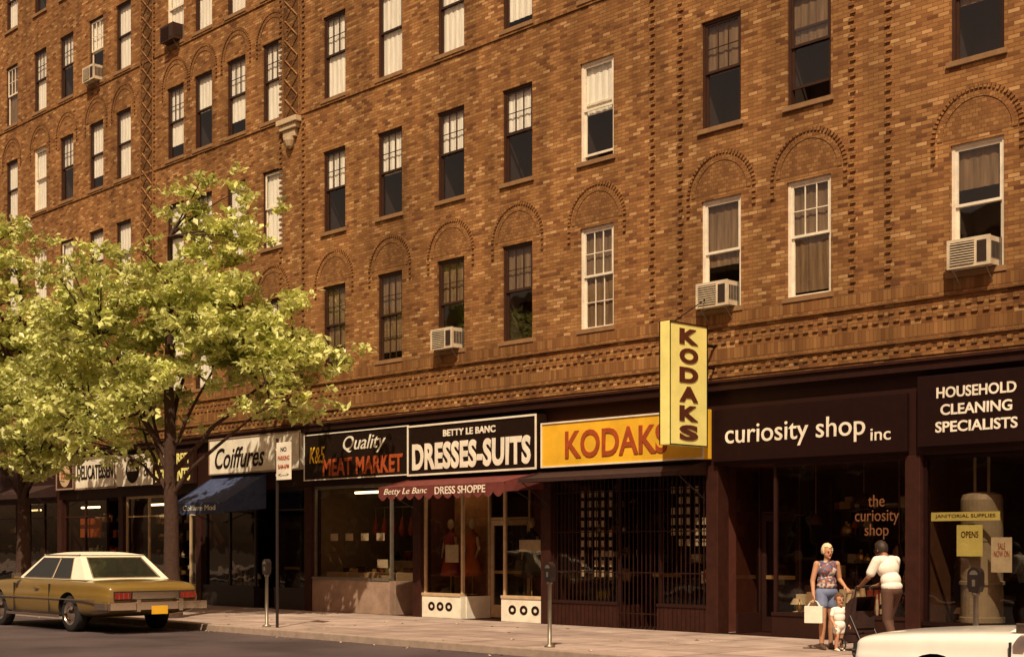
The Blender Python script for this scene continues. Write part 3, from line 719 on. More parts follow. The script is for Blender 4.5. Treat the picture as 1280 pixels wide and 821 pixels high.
# ------------------------------------------------------------------ street furniture
def parking_meter(x, y=-4.75):
    e = empty("parking_meter", (x, y, 0))
    b = MB(); b.lathe((0, 0, 0), [(0.0, 0.003), (0.09, 0.003), (0.09, 0.02), (0.035, 0.05), (0.032, 1.0), (0.05, 1.01), (0.05, 1.06), (0.0, 1.06)], 12); b.obj("post", [M_GREYMETAL], e, smooth=True)
    b = MB(); pr = []
    for k in range(13):
        t = math.pi*k/12; pr.append((0.085*math.cos(t), 1.26+0.095*math.sin(t)))
    pr = [(0.06, 1.05), (0.085, 1.12)]+pr+[(-0.085, 1.12), (-0.06, 1.05)]
    n = len(pr)
    fr = [(p[0], -0.055, p[1]) for p in pr]; bk = [(p[0], 0.055, p[1]) for p in pr]
    b.face(fr[::-1]); b.face(bk)
    for k in range(n): b.face([fr[k], fr[(k+1) % n], bk[(k+1) % n], bk[k]])
    b.obj("head", [M_BLACKMETAL], e, bevel=0.012)
    b = MB()
    for s in (-1, 1):
        b.face([(0.055*math.cos(math.pi*k/8), s*0.0565, 1.26+0.055*math.sin(math.pi*k/8)) for k in range(9)])
        b.box(-0.02, 0.02, s*0.057-0.003, s*0.057+0.003, 1.12, 1.2)
    b.obj("dial_and_slot", [M_GREYMETAL], e)
for x in (-16.13, -24.2, -8.75): parking_meter(x)
e = empty("parking_sign_post", (-23.75, -4.8, 0))
b = MB(); b.tube([(0, 0, 0), (0, 0, 3.75)], [0.03, 0.03], 8); b.obj("pole", [M_BLACKMETAL], e)
b = MB(); b.box(0.04, 0.55, -0.05, -0.038, 2.92, 3.66); b.box(0.0, 0.1, -0.037, -0.02, 3.0, 3.04); b.box(0.0, 0.1, -0.037, -0.02, 3.5, 3.54); b.obj("plate", [M_WHITEP], e, bevel=0.004)
for k, s_ in enumerate(("NO", "PARKING", "8AM-6PM")):
    text(s_, (0.295, -0.053, 3.52-k*0.17), (0.2, 0.4, 0.38)[k], 0.09, M_REDL if k else M_BLACKP, e, bold=0.02, depth=0.002)
text("<--->", (0.295, -0.053, 3.02), 0.36, 0.05, M_BLACKP, e, depth=0.002)

# ------------------------------------------------------------------ trees
def leaf_mat(name, c1, c2, tr):
    m = bpy.data.materials.new(name); m.use_nodes = True
    N = m.node_tree.nodes; L = m.node_tree.links; P = N["Principled BSDF"]
    geo = N.new("ShaderNodeNewGeometry")
    nz = N.new("ShaderNodeTexNoise"); nz.inputs["Scale"].default_value = 1.1; nz.inputs["Detail"].default_value = 10
    nz.inputs["Roughness"].default_value = 0.75
    L.new(geo.outputs["Position"], nz.inputs["Vector"])
    r = N.new("ShaderNodeValToRGB"); r.color_ramp.elements[0].position = 0.38; r.color_ramp.elements[1].position = 0.60
    r.color_ramp.elements[0].color = (*c1, 1); r.color_ramp.elements[1].color = (*c2, 1)
    L.new(nz.outputs["Fac"], r.inputs[0]); L.new(r.outputs[0], P.inputs["Base Color"])
    P.inputs["Roughness"].default_value = 0.36
    t = N.new("ShaderNodeBsdfTranslucent"); t.inputs[0].default_value = (*tr, 1)
    mx = N.new("ShaderNodeMixShader"); mx.inputs[0].default_value = 0.28
    L.new(P.outputs[0], mx.inputs[1]); L.new(t.outputs[0], mx.inputs[2]); L.new(mx.outputs[0], N["Material Output"].inputs[0])
    return m
M_LEAF = leaf_mat("foliage", (0.12, 0.13, 0.02), (0.80, 0.84, 0.34), (0.85, 0.88, 0.25))
M_BARK = mat("bark", (0.055, 0.028, 0.018), 0.95, nscale=14, bump=0.9, var=0.35)

def tree(name, base, trunk_h, blobs, nt, leaves_per, rtrunk, seed, leaf=0.088):
    r = random.Random(seed); e = empty(name, base)
    b = MB()
    tp = []; x = y = 0.0
    for k in range(9):
        tp.append(Vector((x, y, trunk_h*k/8))); x += r.uniform(-0.06, 0.06); y += r.uniform(-0.05, 0.05)
    b.tube(tp, [rtrunk*(1.35 if k == 0 else 1.0)*(1-0.75*(k/8)**1.2) for k in range(9)], 12)
    tips = []
    for k in range(nt):
        bl = r.choices(blobs, weights=[q[6] for q in blobs])[0]
        while True:
            d = Vector((r.uniform(-1, 1), r.uniform(-1, 1), r.uniform(-1, 1)))
            if 0.35 < d.length < 1: break
        t = Vector((bl[0]+d.x*bl[3], bl[1]+d.y*bl[4], bl[2]+d.z*bl[5]))
        tips.append(t)
    limbs = []
    nl = 11
    for k in range(nl):
        t = tips[k*len(tips)//nl]
        hz = min(trunk_h*0.95, max(trunk_h*0.32, t.z*0.55))
        i = hz/trunk_h*8; i0 = int(i); s = tp[i0].lerp(tp[min(i0+1, 8)], i-i0)
        mid = s.lerp(t, 0.45)+Vector((r.uniform(-.25, .25), r.uniform(-.25, .25), 0.35))
        pts = []
        for q in range(9):
            u = q/8; pts.append(s*(1-u)**2+mid*2*u*(1-u)+t*u*u+Vector((r.uniform(-.04, .04), r.uniform(-.04, .04), r.uniform(-.04, .04)))*(1 if 0 < q < 8 else 0))
        r0 = rtrunk*0.34*r.uniform(0.7, 1.1)
        b.tube(pts, [r0*(1-0.85*q/8) for q in range(9)], 7)
        limbs.append(pts)
    allp = [p for l in limbs for p in l[2:]]+[tp[7], tp[8]]
    for t in tips:
        s = min(allp, key=lambda p: (p-t).length+0.4*max(0, p.z-t.z))
        mid = s.lerp(t, 0.5)+Vector((r.uniform(-.15, .15), r.uniform(-.15, .15), r.uniform(0, .2)))
        b.tube([s, s.lerp(mid, .6), mid.lerp(t, .5), t], [0.03, 0.022, 0.015, 0.006], 5)
    b.obj("trunk_and_limbs", [M_BARK], e, smooth=True)
    V = []; F = []
    for t in tips:
        n = int(leaves_per*r.uniform(0.4, 1.4)); sr = r.uniform(0.22, 0.48)
        subs = [Vector((r.gauss(0, sr), r.gauss(0, sr), r.gauss(0, sr*0.5))) for _ in range(7)]
        for k in range(n):
            c = t+r.choice(subs)+Vector((r.gauss(0, .12), r.gauss(0, .12), r.gauss(0, .06)))
            nrm = Vector((r.gauss(0, .5), r.gauss(0, .5), r.uniform(0.3, 1))).normalized()
            a = nrm.cross(Vector((r.uniform(-1, 1), r.uniform(-1, 1), .1))).normalized(); bb = nrm.cross(a)
            L_ = leaf*r.uniform(0.6, 1.4); w_ = L_*0.6
            i = len(V)
            V += [tuple(c-a*L_), tuple(c+bb*w_-a*L_*.2), tuple(c+a*L_-nrm*0.2*L_), tuple(c-bb*w_-a*L_*.2)]
            F.append((i, i+1, i+2, i+3))
    me = bpy.data.meshes.new("foliage"); me.from_pydata(V, [], F); me.materials.append(M_LEAF)
    o = bpy.data.objects.new("foliage", me); COL.objects.link(o); o.parent = e
    return e
tree("street_tree", (-28.7, -4.3, 0), 8.6, [
    (0.0, 0.2, 6.6, 2.2, 2.0, 1.4, 4.5), (0.7, 0.6, 8.8, 0.9, 0.9, 1.5, 1.3), (2.0, 1.1, 6.1, 1.5, 1.4, 1.0, 2.8),
    (-2.6, -0.6, 6.3, 2.0, 1.6, 1.7, 4), (2.4, 1.2, 4.8, 1.2, 0.8, 0.5, 0.8), (-1.8, -0.8, 4.5, 1.8, 1.4, 0.9, 2.4),
    (-0.8, -1.2, 7.8, 1.4, 1.0, 0.8, 1.3)], 160, 185, 0.19, 3)
tree("street_tree", (-36.6, -4.2, 0), 8.6, [
    (0, 0, 6.8, 2.6, 2.2, 2.1, 4), (1.6, -0.4, 5.0, 2.0, 1.6, 1.4, 4), (-2, 0, 6.0, 2, 2, 2, 2.4), (-0.6, -0.8, 9.4, 1.6, 1.2, 1.2, 1.2)], 145, 185, 0.2, 9)
tree("street_tree", (-46.5, -4.2, 0), 8.5, [(0, 0, 6.6, 2.8, 2.2, 2.6, 4), (1.2, 0, 4.5, 1.8, 1.6, 1.0, 1.5)], 80, 150, 0.2, 15)

# ------------------------------------------------------------------ cars
def apply_mods(o):
    bpy.context.view_layer.update(); dg = bpy.context.evaluated_depsgraph_get()
    me = bpy.data.meshes.new_from_object(o.evaluated_get(dg)); o.modifiers.clear(); o.data = me
def car(name, loc, rz, paint, roofp=None, ztop=0.94, scale=1.0):
    roofp = roofp or paint
    e = empty(name, (0, 0, 0))
    st = [(-2.72, .84, .78, .44), (-2.66, .91, .86, .38), (-2.45, .95, .915, .32), (-1.9, .975, .935, .27), (-1.2, .985, .945, .24), (-.5, .99, .95, .22), (.3, .99, .95, .22),
          (1.0, .985, .945, .22), (1.7, .975, .92, .24), (2.3, .96, .88, .28), (2.6, .93, .85, .36), (2.68, .88, .78, .42)]
    k_ = ztop/0.94
    st = [(a, b_, c*k_, d) for a, b_, c, d in st]
    mb = MB(); secs = []
    for (x, hw, zt, zb) in st:
        h = zt-zb
        half = [(hw*.80, zb), (hw*.955, zb+.10*h), (hw*.99, zb+.38*h), (hw, zb+.62*h), (hw*.97, zb+.70*h), (hw*.965, zb+.9*h), (hw*.90, zt), (hw*.5, zt+.018), (0, zt+.026)]
        sec = half+[(-a, c) for a, c in half[:-1][::-1]]
        secs.append([(x, a, c) for a, c in sec])
    n = len(secs[0])
    for s in secs: mb.v += s
    for i in range(len(secs)-1):
        for j in range(n):
            mb.f.append((i*n+j, i*n+(j+1) % n, (i+1)*n+(j+1) % n, (i+1)*n+j)); mb.m.append(0)
    mb.f.append(tuple(range(n))[::-1]); mb.m.append(0); mb.f.append(tuple((len(secs)-1)*n+j for j in range(n))); mb.m.append(0)
    body = mb.obj("body", [paint, M_BLACKRUB], e)
    bm = bmesh.new(); bm.from_mesh(body.data); bmesh.ops.recalc_face_normals(bm, faces=bm.faces); bm.to_mesh(body.data); bm.free()
    sb = body.modifiers.new("s", 'SUBSURF'); sb.levels = 2; sb.render_levels = 2
    WX = (-1.28, 1.72); WR = 0.335
    cut = MB()
    for wx in WX:
        for s in (-1, 1):
            cut.tube([(wx, s*0.70, WR-0.01), (wx, s*1.15, WR-0.01)], [0.40, 0.40], 32, 1)
    co = cut.obj("cut", [paint, M_BLACKRUB])
    bm = bmesh.new(); bm.from_mesh(co.data); bmesh.ops.recalc_face_normals(bm, faces=bm.faces); bm.to_mesh(co.data); bm.free()
    bo = body.modifiers.new("b", 'BOOLEAN'); bo.object = co; bo.operation = 'DIFFERENCE'; bo.solver = 'EXACT'
    apply_mods(body); bpy.data.objects.remove(co)
    for p in body.data.polygons: p.use_smooth = True
    body.data.set_sharp_from_angle(angle=math.radians(35))
    e.location = loc; e.rotation_euler = (0, 0, rz); e.scale = (scale,)*3
    zb_ = ztop+.005; zt_ = ztop+0.45
    B = [(-1.72, .84), (1.02, .84)]; T = [(-1.12, .65), (0.30, .65)]
    c = MB()
    def P(u, v, side):
        x0 = B[0][0]+(T[0][0]-B[0][0])*v; x1 = B[1][0]+(T[1][0]-B[1][0])*v
        return (x0+(x1-x0)*u, side*(.84-.19*v), zb_+(zt_-zb_)*v)
    def Q(u, v, end):
        x = (B[0][0]+(T[0][0]-B[0][0])*v) if end < 0 else (B[1][0]+(T[1][0]-B[1][0])*v)
        hw = .84-.19*v
        return (x, (-hw+2*hw*u), zb_+(zt_-zb_)*v)
    for s in (-1, 1): c.face([P(0, 0, s), P(1, 0, s), P(1, 1, s), P(0, 1, s)][::(1 if s < 0 else -1)], 0)
    for s in (-1, 1): c.face([Q(0, 0, s), Q(1, 0, s), Q(1, 1, s), Q(0, 1, s)][::(1 if s > 0 else -1)], 0)
    nx, ny = 12, 10
    def RP(u, v):
        x = T[0][0]-0.03+(T[1][0]-T[0][0]+0.06)*u; yy = -.67+1.34*v
        return (x, yy, zt_+0.002+0.06*(1-(2*u-1)**4)*(1-(2*v-1)**4))
    for i in range(nx):
        for j in range(ny):
            c.face([RP(i/nx, j/ny), RP((i+1)/nx, j/ny), RP((i+1)/nx, (j+1)/ny), RP(i/nx, (j+1)/ny)], 0)
    c.obj("cabin_and_roof", [roofp], e, smooth=False)
    g = MB(); tr = MB()
    def off(p, dx=0, dy=0, dz=0.0): return (p[0]+dx, p[1]+dy, p[2]+dz)
    for s in (-1, 1):
        for (u0, u1, w0, w1) in ((0.20, 0.47, 0.14, 0.46), (0.49, 0.93, 0.49, 0.93)):
            g.face([off(P(u0, .06, s), dy=s*.006), off(P(u1, .06, s), dy=s*.006), off(P(w1, .86, s), dy=s*.006), off(P(w0, .86, s), dy=s*.006)])
            for (pa, pb) in ((P(u0, .05, s), P(u1, .05, s)), (P(w0, .88, s), P(w1, .88, s)), (P(u0, .05, s), P(w0, .88, s)), (P(u1, .05, s), P(w1, .88, s))):
                tr.tube([off(pa, dy=s*.008), off(pb, dy=s*.008)], [.010]*2, 5)
        tr.tube([off(P(0, 1, s), dz=.0), off(P(1, 1, s))], [.014]*2, 6)
    for s in (-1, 1):
        g.face([off(Q(.10, .10, s), dx=s*.008), off(Q(.90, .10, s), dx=s*.008), off(Q(.90, .88, s), dx=s*.008), off(Q(.10, .88, s), dx=s*.008)])
        for (pa, pb) in ((Q(.09, .08, s), Q(.91, .08, s)), (Q(.09, .90, s), Q(.91, .90, s)), (Q(.09, .08, s), Q(.09, .90, s)), (Q(.91, .08, s), Q(.91, .90, s))):
            tr.tube([off(pa, dx=s*.010), off(pb, dx=s*.010)], [.012]*2, 5)
    g.obj("windows", [M_CARGLASS], e)
    for s in (-1, 1):
        tr.box(-2.35, 2.3, s*0.988-.008, s*0.988+.008, .58*k_, .605*k_)
        tr.box(-.95, 1.3, s*0.975-.01, s*0.975+.01, .25, .30)
        tr.box(-.10, .06, s*0.985-.02, s*0.985+.02, .76*k_, .785*k_)
    for x, sg in ((-2.78, -1), (2.74, 1)):
        tr.box(min(x, x+sg*.10), max(x, x+sg*.10), -.96, .96, .43, .57)
        for s in (-1, 1):
            tr.box(x-sg*.40 if sg > 0 else x, x if sg > 0 else x-sg*.40, s*.985-.02, s*.985+.02, .44, .56)
            tr.box(min(x, x+sg*.12), max(x, x+sg*.12), s*.42-.04, s*.42+.04, .40, .62)
    tr.box(-.02, .02, -1.12, -1.0, ztop+.02, ztop+.10); tr.box(.74, .84, .93, 1.08, ztop+.01, ztop+.10)
    tr.obj("chrome_trim_and_bumpers", [M_CHROME], e, bevel=0.012)
    d = MB()
    xr = -2.735
    d.box(xr-.006, xr+.05, -.80, .80, .60, .76*k_, 3)
    d.box(xr-.014, xr-.007, -.46, .46, .62, .74*k_, 1)
    for s in (-1, 1):
        d.box(xr-.025, xr, min(s*.50, s*.80), max(s*.50, s*.80), .625, .735*k_, 0)
        for q in range(3): d.box(xr-.03, xr-.005, s*(.55+.09*q)-.006, s*(.55+.09*q)+.006, .625, .735*k_, 1)
    d.box(xr-.149, xr-.146, -.16, .16, .35, .50, 4)
    xf = 2.70
    d.box(xf-.05, xf+.006, -.80, .80, .60, .76*k_, 3)
    for q in range(5): d.box(xf, xf+.018, -.50, .50, .615+q*.026, .625+q*.026, 1)
    for s in (-1, 1):
        for yy in (.58, .74): d.tube([(xf-.02, s*yy, .675*k_), (xf+.022, s*yy, .675*k_)], [.07, .062], 16, 1); d.tube([(xf+.02, s*yy, .675*k_), (xf+.032, s*yy, .675*k_)], [.055, .045], 16, 2)
    for s in (-1, 1):
        for x in (-.55, .95): d.box(x-.004, x+.004, s*.972-.022, s*.972+.0205, .32, .86*k_, 3)
    d.obj("lamps_and_grille", [M_TAIL, M_CHROME, M_WHITEP, M_BLACKRUB, M_YELLOW], e)
    w = MB()
    for wx in WX:
        for s in (-1, 1):
            yo = s*.93; yi = s*.73
            n = 28
            for prf, mi in (([(yi, .20), (yi, .30), (yi+s*.02, .33), (yo-s*.02, .335), (yo, .31), (yo, .215)], 0), ([(yo, .215), (yo-s*.03, .20), (yo-s*.03, .13), (yo+s*.005, .11), (yo+s*.02, .04), (yo+s*.02, .0)], 1)):
                base = len(w.v)
                for (yy, rr) in prf:
                    for j in range(n):
                        t = 2*math.pi*j/n; w.v.append((wx+rr*math.cos(t), yy, WR+rr*math.sin(t)))
                for k in range(len(prf)-1):
                    for j in range(n):
                        w.f.append((base+k*n+j, base+k*n+(j+1) % n, base+(k+1)*n+(j+1) % n, base+(k+1)*n+j)); w.m.append(mi)
    w.obj("wheels", [M_BLACKRUB, M_CHROME], e, smooth=True)
    return e
def paint_mat(name, col):
    m = mat(name, col, 0.3, var=0.08, nscale=1.5, spec=0.5)
    P = m.node_tree.nodes["Principled BSDF"]; P.inputs["Coat Weight"].default_value = 0.8; P.inputs["Coat Roughness"].default_value = 0.05
    return m
M_GOLD = paint_mat("olive_gold_paint", (0.19, 0.12, 0.026)); M_WCAR = paint_mat("white_car_paint", (0.88, 0.86, 0.80)); M_VINYL = mat("cream_vinyl_roof", (0.78, 0.74, 0.60), 0.4, var=0.06)
car("parked_car", (-28.75, -6.4, -0.13), math.pi, M_GOLD, M_VINYL, scale=1.12)
car("parked_car", (-5.30, -7.75, -0.13), math.pi, M_WCAR, ztop=0.95)

# ------------------------------------------------------------------ people
M_SKIN = mat("skin_light", (0.50, 0.26, 0.15), 0.55, var=0.06); M_SKIND = mat("skin_tan", (0.24, 0.11, 0.06), 0.55, var=0.06)
M_HAIRW = mat("hair_blonde", (0.70, 0.58, 0.38), 0.7, var=0.3, nscale=60); M_HAIRD = mat("hair_dark", (0.03, 0.018, 0.012), 0.6, var=0.3, nscale=60)
M_SHIRT = mat("white_shirt", (0.82, 0.78, 0.70), 0.85, var=0.08, nscale=10); M_TROUS = mat("brown_trousers", (0.09, 0.045, 0.03), 0.85)
M_SHORTS = mat("blue_shorts", (0.16, 0.20, 0.33), 0.85); M_SHOE = mat("shoe", (0.10, 0.06, 0.04), 0.5); M_EYE = mat("eye_dark", (0.02, 0.015, 0.01), 0.2); M_LIP = mat("lip", (0.38, 0.10, 0.07), 0.5)
def print_mat():
    m, nt, N, L, P = new_mat("printed_blouse")
    tc = N.new("ShaderNodeTexCoord"); v = N.new("ShaderNodeTexVoronoi"); v.inputs["Scale"].default_value = 28
    L.new(tc.outputs["Object"], v.inputs["Vector"])
    r = N.new("ShaderNodeValToRGB"); r.color_ramp.interpolation = 'CONSTANT'
    for p, c in ((0.0, (0.10, 0.08, 0.14)), (0.4, (0.45, 0.38, 0.32)), (0.6, (0.30, 0.10, 0.08)), (0.78, (0.12, 0.14, 0.22))):
        if p == 0: r.color_ramp.elements[0].color = (*c, 1)
        else:
            el = r.color_ramp.elements.new(p); el.color = (*c, 1)
    L.new(v.outputs["Color"], r.inputs[0]); L.new(r.outputs[0], P.inputs["Base Color"]); P.inputs["Roughness"].default_value = 0.85
    return m
M_PRINT = print_mat()

def person(name, loc, rz, prims, mats, hair, head, headc, hs, voxel=0.0065, tilt=0.0, hairmat=M_HAIRD, scale=1.0):
    """prims: (kind, material index, p0, p1, r0, r1) in metres; figure faces local -Y"""
    e = empty(name, loc, rz=rz); e.scale = (scale,)*3
    bm = bmesh.new()
    def cap(p0, p1, r0, r1):
        p0 = Vector(p0); p1 = Vector(p1); d = p1-p0
        L_ = d.length; q = d.to_track_quat('Z', 'Y').to_matrix().to_4x4()
        n = 12
        pr = [(-r0*math.cos(t), r0*math.sin(t)) for t in [0.001+math.pi/2*i/4 for i in range(5)]]+[(L_+r1*math.sin(t), r1*math.cos(t)) for t in [math.pi/2*i/4 for i in range(5)]]
        pr[-1] = (pr[-1][0], 0.0005)
        vs = []
        for (z, rr) in pr:
            vs.append([bm.verts.new(Matrix.Translation(p0) @ q @ Vector((rr*math.cos(2*math.pi*j/n), rr*math.sin(2*math.pi*j/n), z))) for j in range(n)])
        for a, c in zip(vs[:-1], vs[1:]):
            for j in range(n): bm.faces.new((a[j], a[(j+1) % n], c[(j+1) % n], c[j]))
        bm.faces.new(vs[0][::-1]); bm.faces.new(vs[-1])
    for p in prims:
        if p[0] == 'c': cap(p[2], p[3], p[4], p[5])
        else:
            M = Matrix.Translation(Vector(p[2])) @ Matrix.Diagonal((*p[3], 1))
            bmesh.ops.create_uvsphere(bm, u_segments=20, v_segments=14, radius=1, matrix=M)
    me = bpy.data.meshes.new("body"); bm.to_mesh(me); bm.free()
    o = bpy.data.objects.new("body", me); COL.objects.link(o)
    rm = o.modifiers.new("r", 'REMESH'); rm.mode = 'VOXEL'; rm.voxel_size = voxel
    sm = o.modifiers.new("s", 'SMOOTH'); sm.factor = 0.5; sm.iterations = 4
    apply_mods(o); me = o.data
    me.materials.clear()
    for m in mats: me.materials.append(m)
    nf = len(me.polygons); cen = np.empty(nf*3); me.polygons.foreach_get("center", cen); cen = cen.reshape(-1, 3)
    best = np.full(nf, 1e9); idx = np.zeros(nf, dtype=np.int32)
    for p in prims:
        if p[0] == 'c':
            a = np.array(p[2]); d = np.array(p[3])-a; t = np.clip(((cen-a)@d)/(d@d), 0, 1)
            dist = np.linalg.norm(cen-(a+t[:, None]*d), axis=1)-(p[4]+(p[5]-p[4])*t)
        else:
            q = (cen-np.array(p[2]))/np.array(p[3]); dist = (np.linalg.norm(q, axis=1)-1)*min(p[3])
        k = dist < best; best[k] = dist[k]; idx[k] = p[1]
    me.polygons.foreach_set("material_index", idx); me.polygons.foreach_set("use_smooth", [True]*nf); me.update()
    o.parent = e
    hc = Vector(headc)
    bm = bmesh.new()
    bmesh.ops.create_uvsphere(bm, u_segments=28, v_segments=20, radius=1)
    for v in bm.verts:
        nn = noise.noise(v.co*5)*0.09
        v.co = Vector((v.co.x*0.088, v.co.y*0.105+0.014, v.co.z*0.115+0.02))*(1+nn)*hs
    kill = [v for v in bm.verts if v.co.y < -0.045*hs and v.co.z < 0.055*hs or v.co.z < -hair*hs]
    bmesh.ops.delete(bm, geom=kill, context='VERTS')
    m2 = bpy.data.meshes.new("hair"); bm.to_mesh(m2); bm.free(); m2.materials.append(hairmat)
    for p in m2.polygons: p.use_smooth = True
    h = bpy.data.objects.new("hair", m2); COL.objects.link(h); h.parent = e; h.location = hc; h.rotation_euler = (tilt, 0, head)
    so = h.modifiers.new("sol", 'SOLIDIFY'); so.thickness = 0.012*hs
    b = MB()
    for s in (-1, 1):
        b.lathe((s*0.031*hs, -0.094*hs, 0.0), [(0.0, -.007*hs), (.011*hs, -.004*hs), (.012*hs, .003*hs), (0, .007*hs)], 8, 0)
        b.box(s*.031*hs-.016*hs, s*.031*hs+.016*hs, -.100*hs, -.090*hs, .018*hs, .023*hs, 2)
    b.box(-.022*hs, .022*hs, -.1005*hs, -.090*hs, -.053*hs, -.044*hs, 1)
    f = b.obj("face_features", [M_EYE, M_LIP, hairmat], e); f.location = hc; f.rotation_euler = (tilt, 0, head)
    return e

def head_prims(c, hs, m, rz=0.0, tilt=0.0):
    c = Vector(c); rot = Matrix.Rotation(rz, 3, 'Z') @ Matrix.Rotation(tilt, 3, 'X')
    def at(v): return tuple(c+rot @ (Vector(v)*hs))
    return [('e', m, at((0, 0.008, 0.02)), (.078*hs, .092*hs, .098*hs)), ('e', m, at((0, -0.02, -0.045)), (.060*hs, .068*hs, .068*hs)),
            ('c', m, at((0, -0.094, 0.0)), at((0, -0.112, -0.026)), .008*hs, .013*hs),
            ('e', m, at((-.080, 0.012, -0.01)), (.010*hs, .018*hs, .030*hs)), ('e', m, at((.080, 0.012, -0.01)), (.010*hs, .018*hs, .030*hs)),
            ('c', m, at((0, -.075, -.095)), at((0, -.07, -.09)), .020*hs, .02*hs)]
def hand_prims(w, d, side, m, curl=0.5, s=1.0, pn=None):
    w = Vector(w); d = Vector(d).normalized(); t = Vector(side); t = (t-d*t.dot(d)).normalized(); n = d.cross(t)
    if pn is not None and n.dot(Vector(pn)) < 0: n = -n
    out = []
    for k in range(4):
        o = (0.027-0.018*k)*s
        a = w+d*0.015*s+t*o*0.6; c = w+d*0.085*s+t*o
        out.append(('c', m, tuple(a), tuple(c), .014*s, .0115*s))
        L_ = (0.034, 0.038, 0.035, 0.028)[k]*s
        d1 = (d*math.cos(curl*.6)+n*math.sin(curl*.6)); d2 = (d*math.cos(curl*1.5)+n*math.sin(curl*1.5)); d3 = (d*math.cos(curl*2.2)+n*math.sin(curl*2.2))
        p1 = c+t*o*0.1+d1*L_; p2 = p1+d2*L_*.7; p3 = p2+d3*L_*.5
        out += [('c', m, tuple(c), tuple(p1), .009*s, .0085*s), ('c', m, tuple(p1), tuple(p2), .0085*s, .008*s), ('c', m, tuple(p2), tuple(p3), .008*s, .007*s)]
    a = w+d*.02*s+t*.02*s; p1 = a+(t*.75+d*.65+n*.15).normalized()*.04*s; p2 = p1+(d*.9+t*.25+n*.35).normalized()*.032*s
    out += [('c', m, tuple(a), tuple(p1), .014*s, .011*s), ('c', m, tuple(p1), tuple(p2), .0105*s, .009*s)]
    return out
def foot(m, a, d, s=1.0):
    a = Vector(a); d = Vector(d).normalized()
    h = Vector((a.x, a.y, .035*s))
    return [('c', m, tuple(h-d*.035*s), tuple(h+d*.10*s), .034*s, .036*s), ('c', m, tuple(h+d*.10*s+Vector((0, 0, -.008*s))), tuple(h+d*.165*s+Vector((0, 0, -.010*s))), .036*s, .024*s),
            ('c', m, tuple(a), tuple(h), .038*s, .036*s)]

SK, TOP, BOT, SH = 0, 1, 2, 3
pr = []
pr += [('e', BOT, (0, 0.01, .90), (.175, .135, .12)), ('e', TOP, (0, 0, 1.06), (.155, .125, .13)), ('e', TOP, (0, -.005, 1.24), (.162, .122, .15)),
       ('c', TOP, (-.11, 0, 1.32), (.11, 0, 1.32), .065, .065), ('e', TOP, (-.065, -.085, 1.22), (.062, .055, .06)), ('e', TOP, (.065, -.085, 1.22), (.062, .055, .06)),
       ('e', TOP, (0, 0, .99), (.168, .132, .08)), ('c', SK, (0, .0, 1.36), (0, -.012, 1.45), .050, .046)]
pr += head_prims((0, -.02, 1.525), .98, SK)
for s, kn, an in ((-1, (-.095, -.05, .48), (-.10, -.02, .09)), (1, (.10, .02, .48), (.115, .09, .09))):
    hip = (s*.088, .01, .88); mid = tuple(Vector(hip).lerp(Vector(kn), .45))
    pr += [('c', BOT, hip, mid, .102, .092), ('c', SK, mid, kn, .075, .054), ('c', SK, kn, tuple(Vector(kn).lerp(Vector(an), .35)), .052, .055),
           ('c', SK, tuple(Vector(kn).lerp(Vector(an), .35)), an, .055, .034)]
    pr += foot(SH, an, (s*.15, -1, 0))
pr += [('c', SK, (-.175, 0, 1.335), (-.235, .02, 1.07), .048, .039), ('c', SK, (-.235, .02, 1.07), (-.26, -.06, .85), .038, .025)]
pr += hand_prims((-.26, -.06, .85), (0, -.05, -1), (0, -1, 0), SK, 1.1)
pr += [('c', SK, (.175, 0, 1.335), (.235, .03, 1.09), .048, .039), ('c', SK, (.235, .03, 1.09), (.22, -.18, .98), .038, .025)]
pr += hand_prims((.22, -.18, .98), (.1, -.8, -.4), (-.9, 0, .3), SK, .7)
WL = (-12.80, -1.95, 0)
wrz = math.radians(62)
wom = person("elderly_woman", WL, wrz, pr, [M_SKIN, M_PRINT, M_SHORTS, M_SHOE], .045, 0, (0, -.02, 1.525), 1.0, hairmat=M_HAIRW)
b = MB()
b.box(-.05, .05, -.14, .14, .42, .68, 0)
for xx in (-.035, .035):
    b.tube([(xx, -.09, .68), (xx*.4, -.05, .75), (0, 0, .775), (xx*.4, .05, .75), (xx, .09, .68)], [.007]*5, 6, 0)
bag = b.obj("white_shopping_bag", [M_WHITEP], None, bevel=0.015)
bag.location = Vector(WL)+Matrix.Rotation(wrz, 3, 'Z') @ Vector((-.265, -.085, 0)); bag.rotation_euler = (0, 0, wrz+math.radians(50))

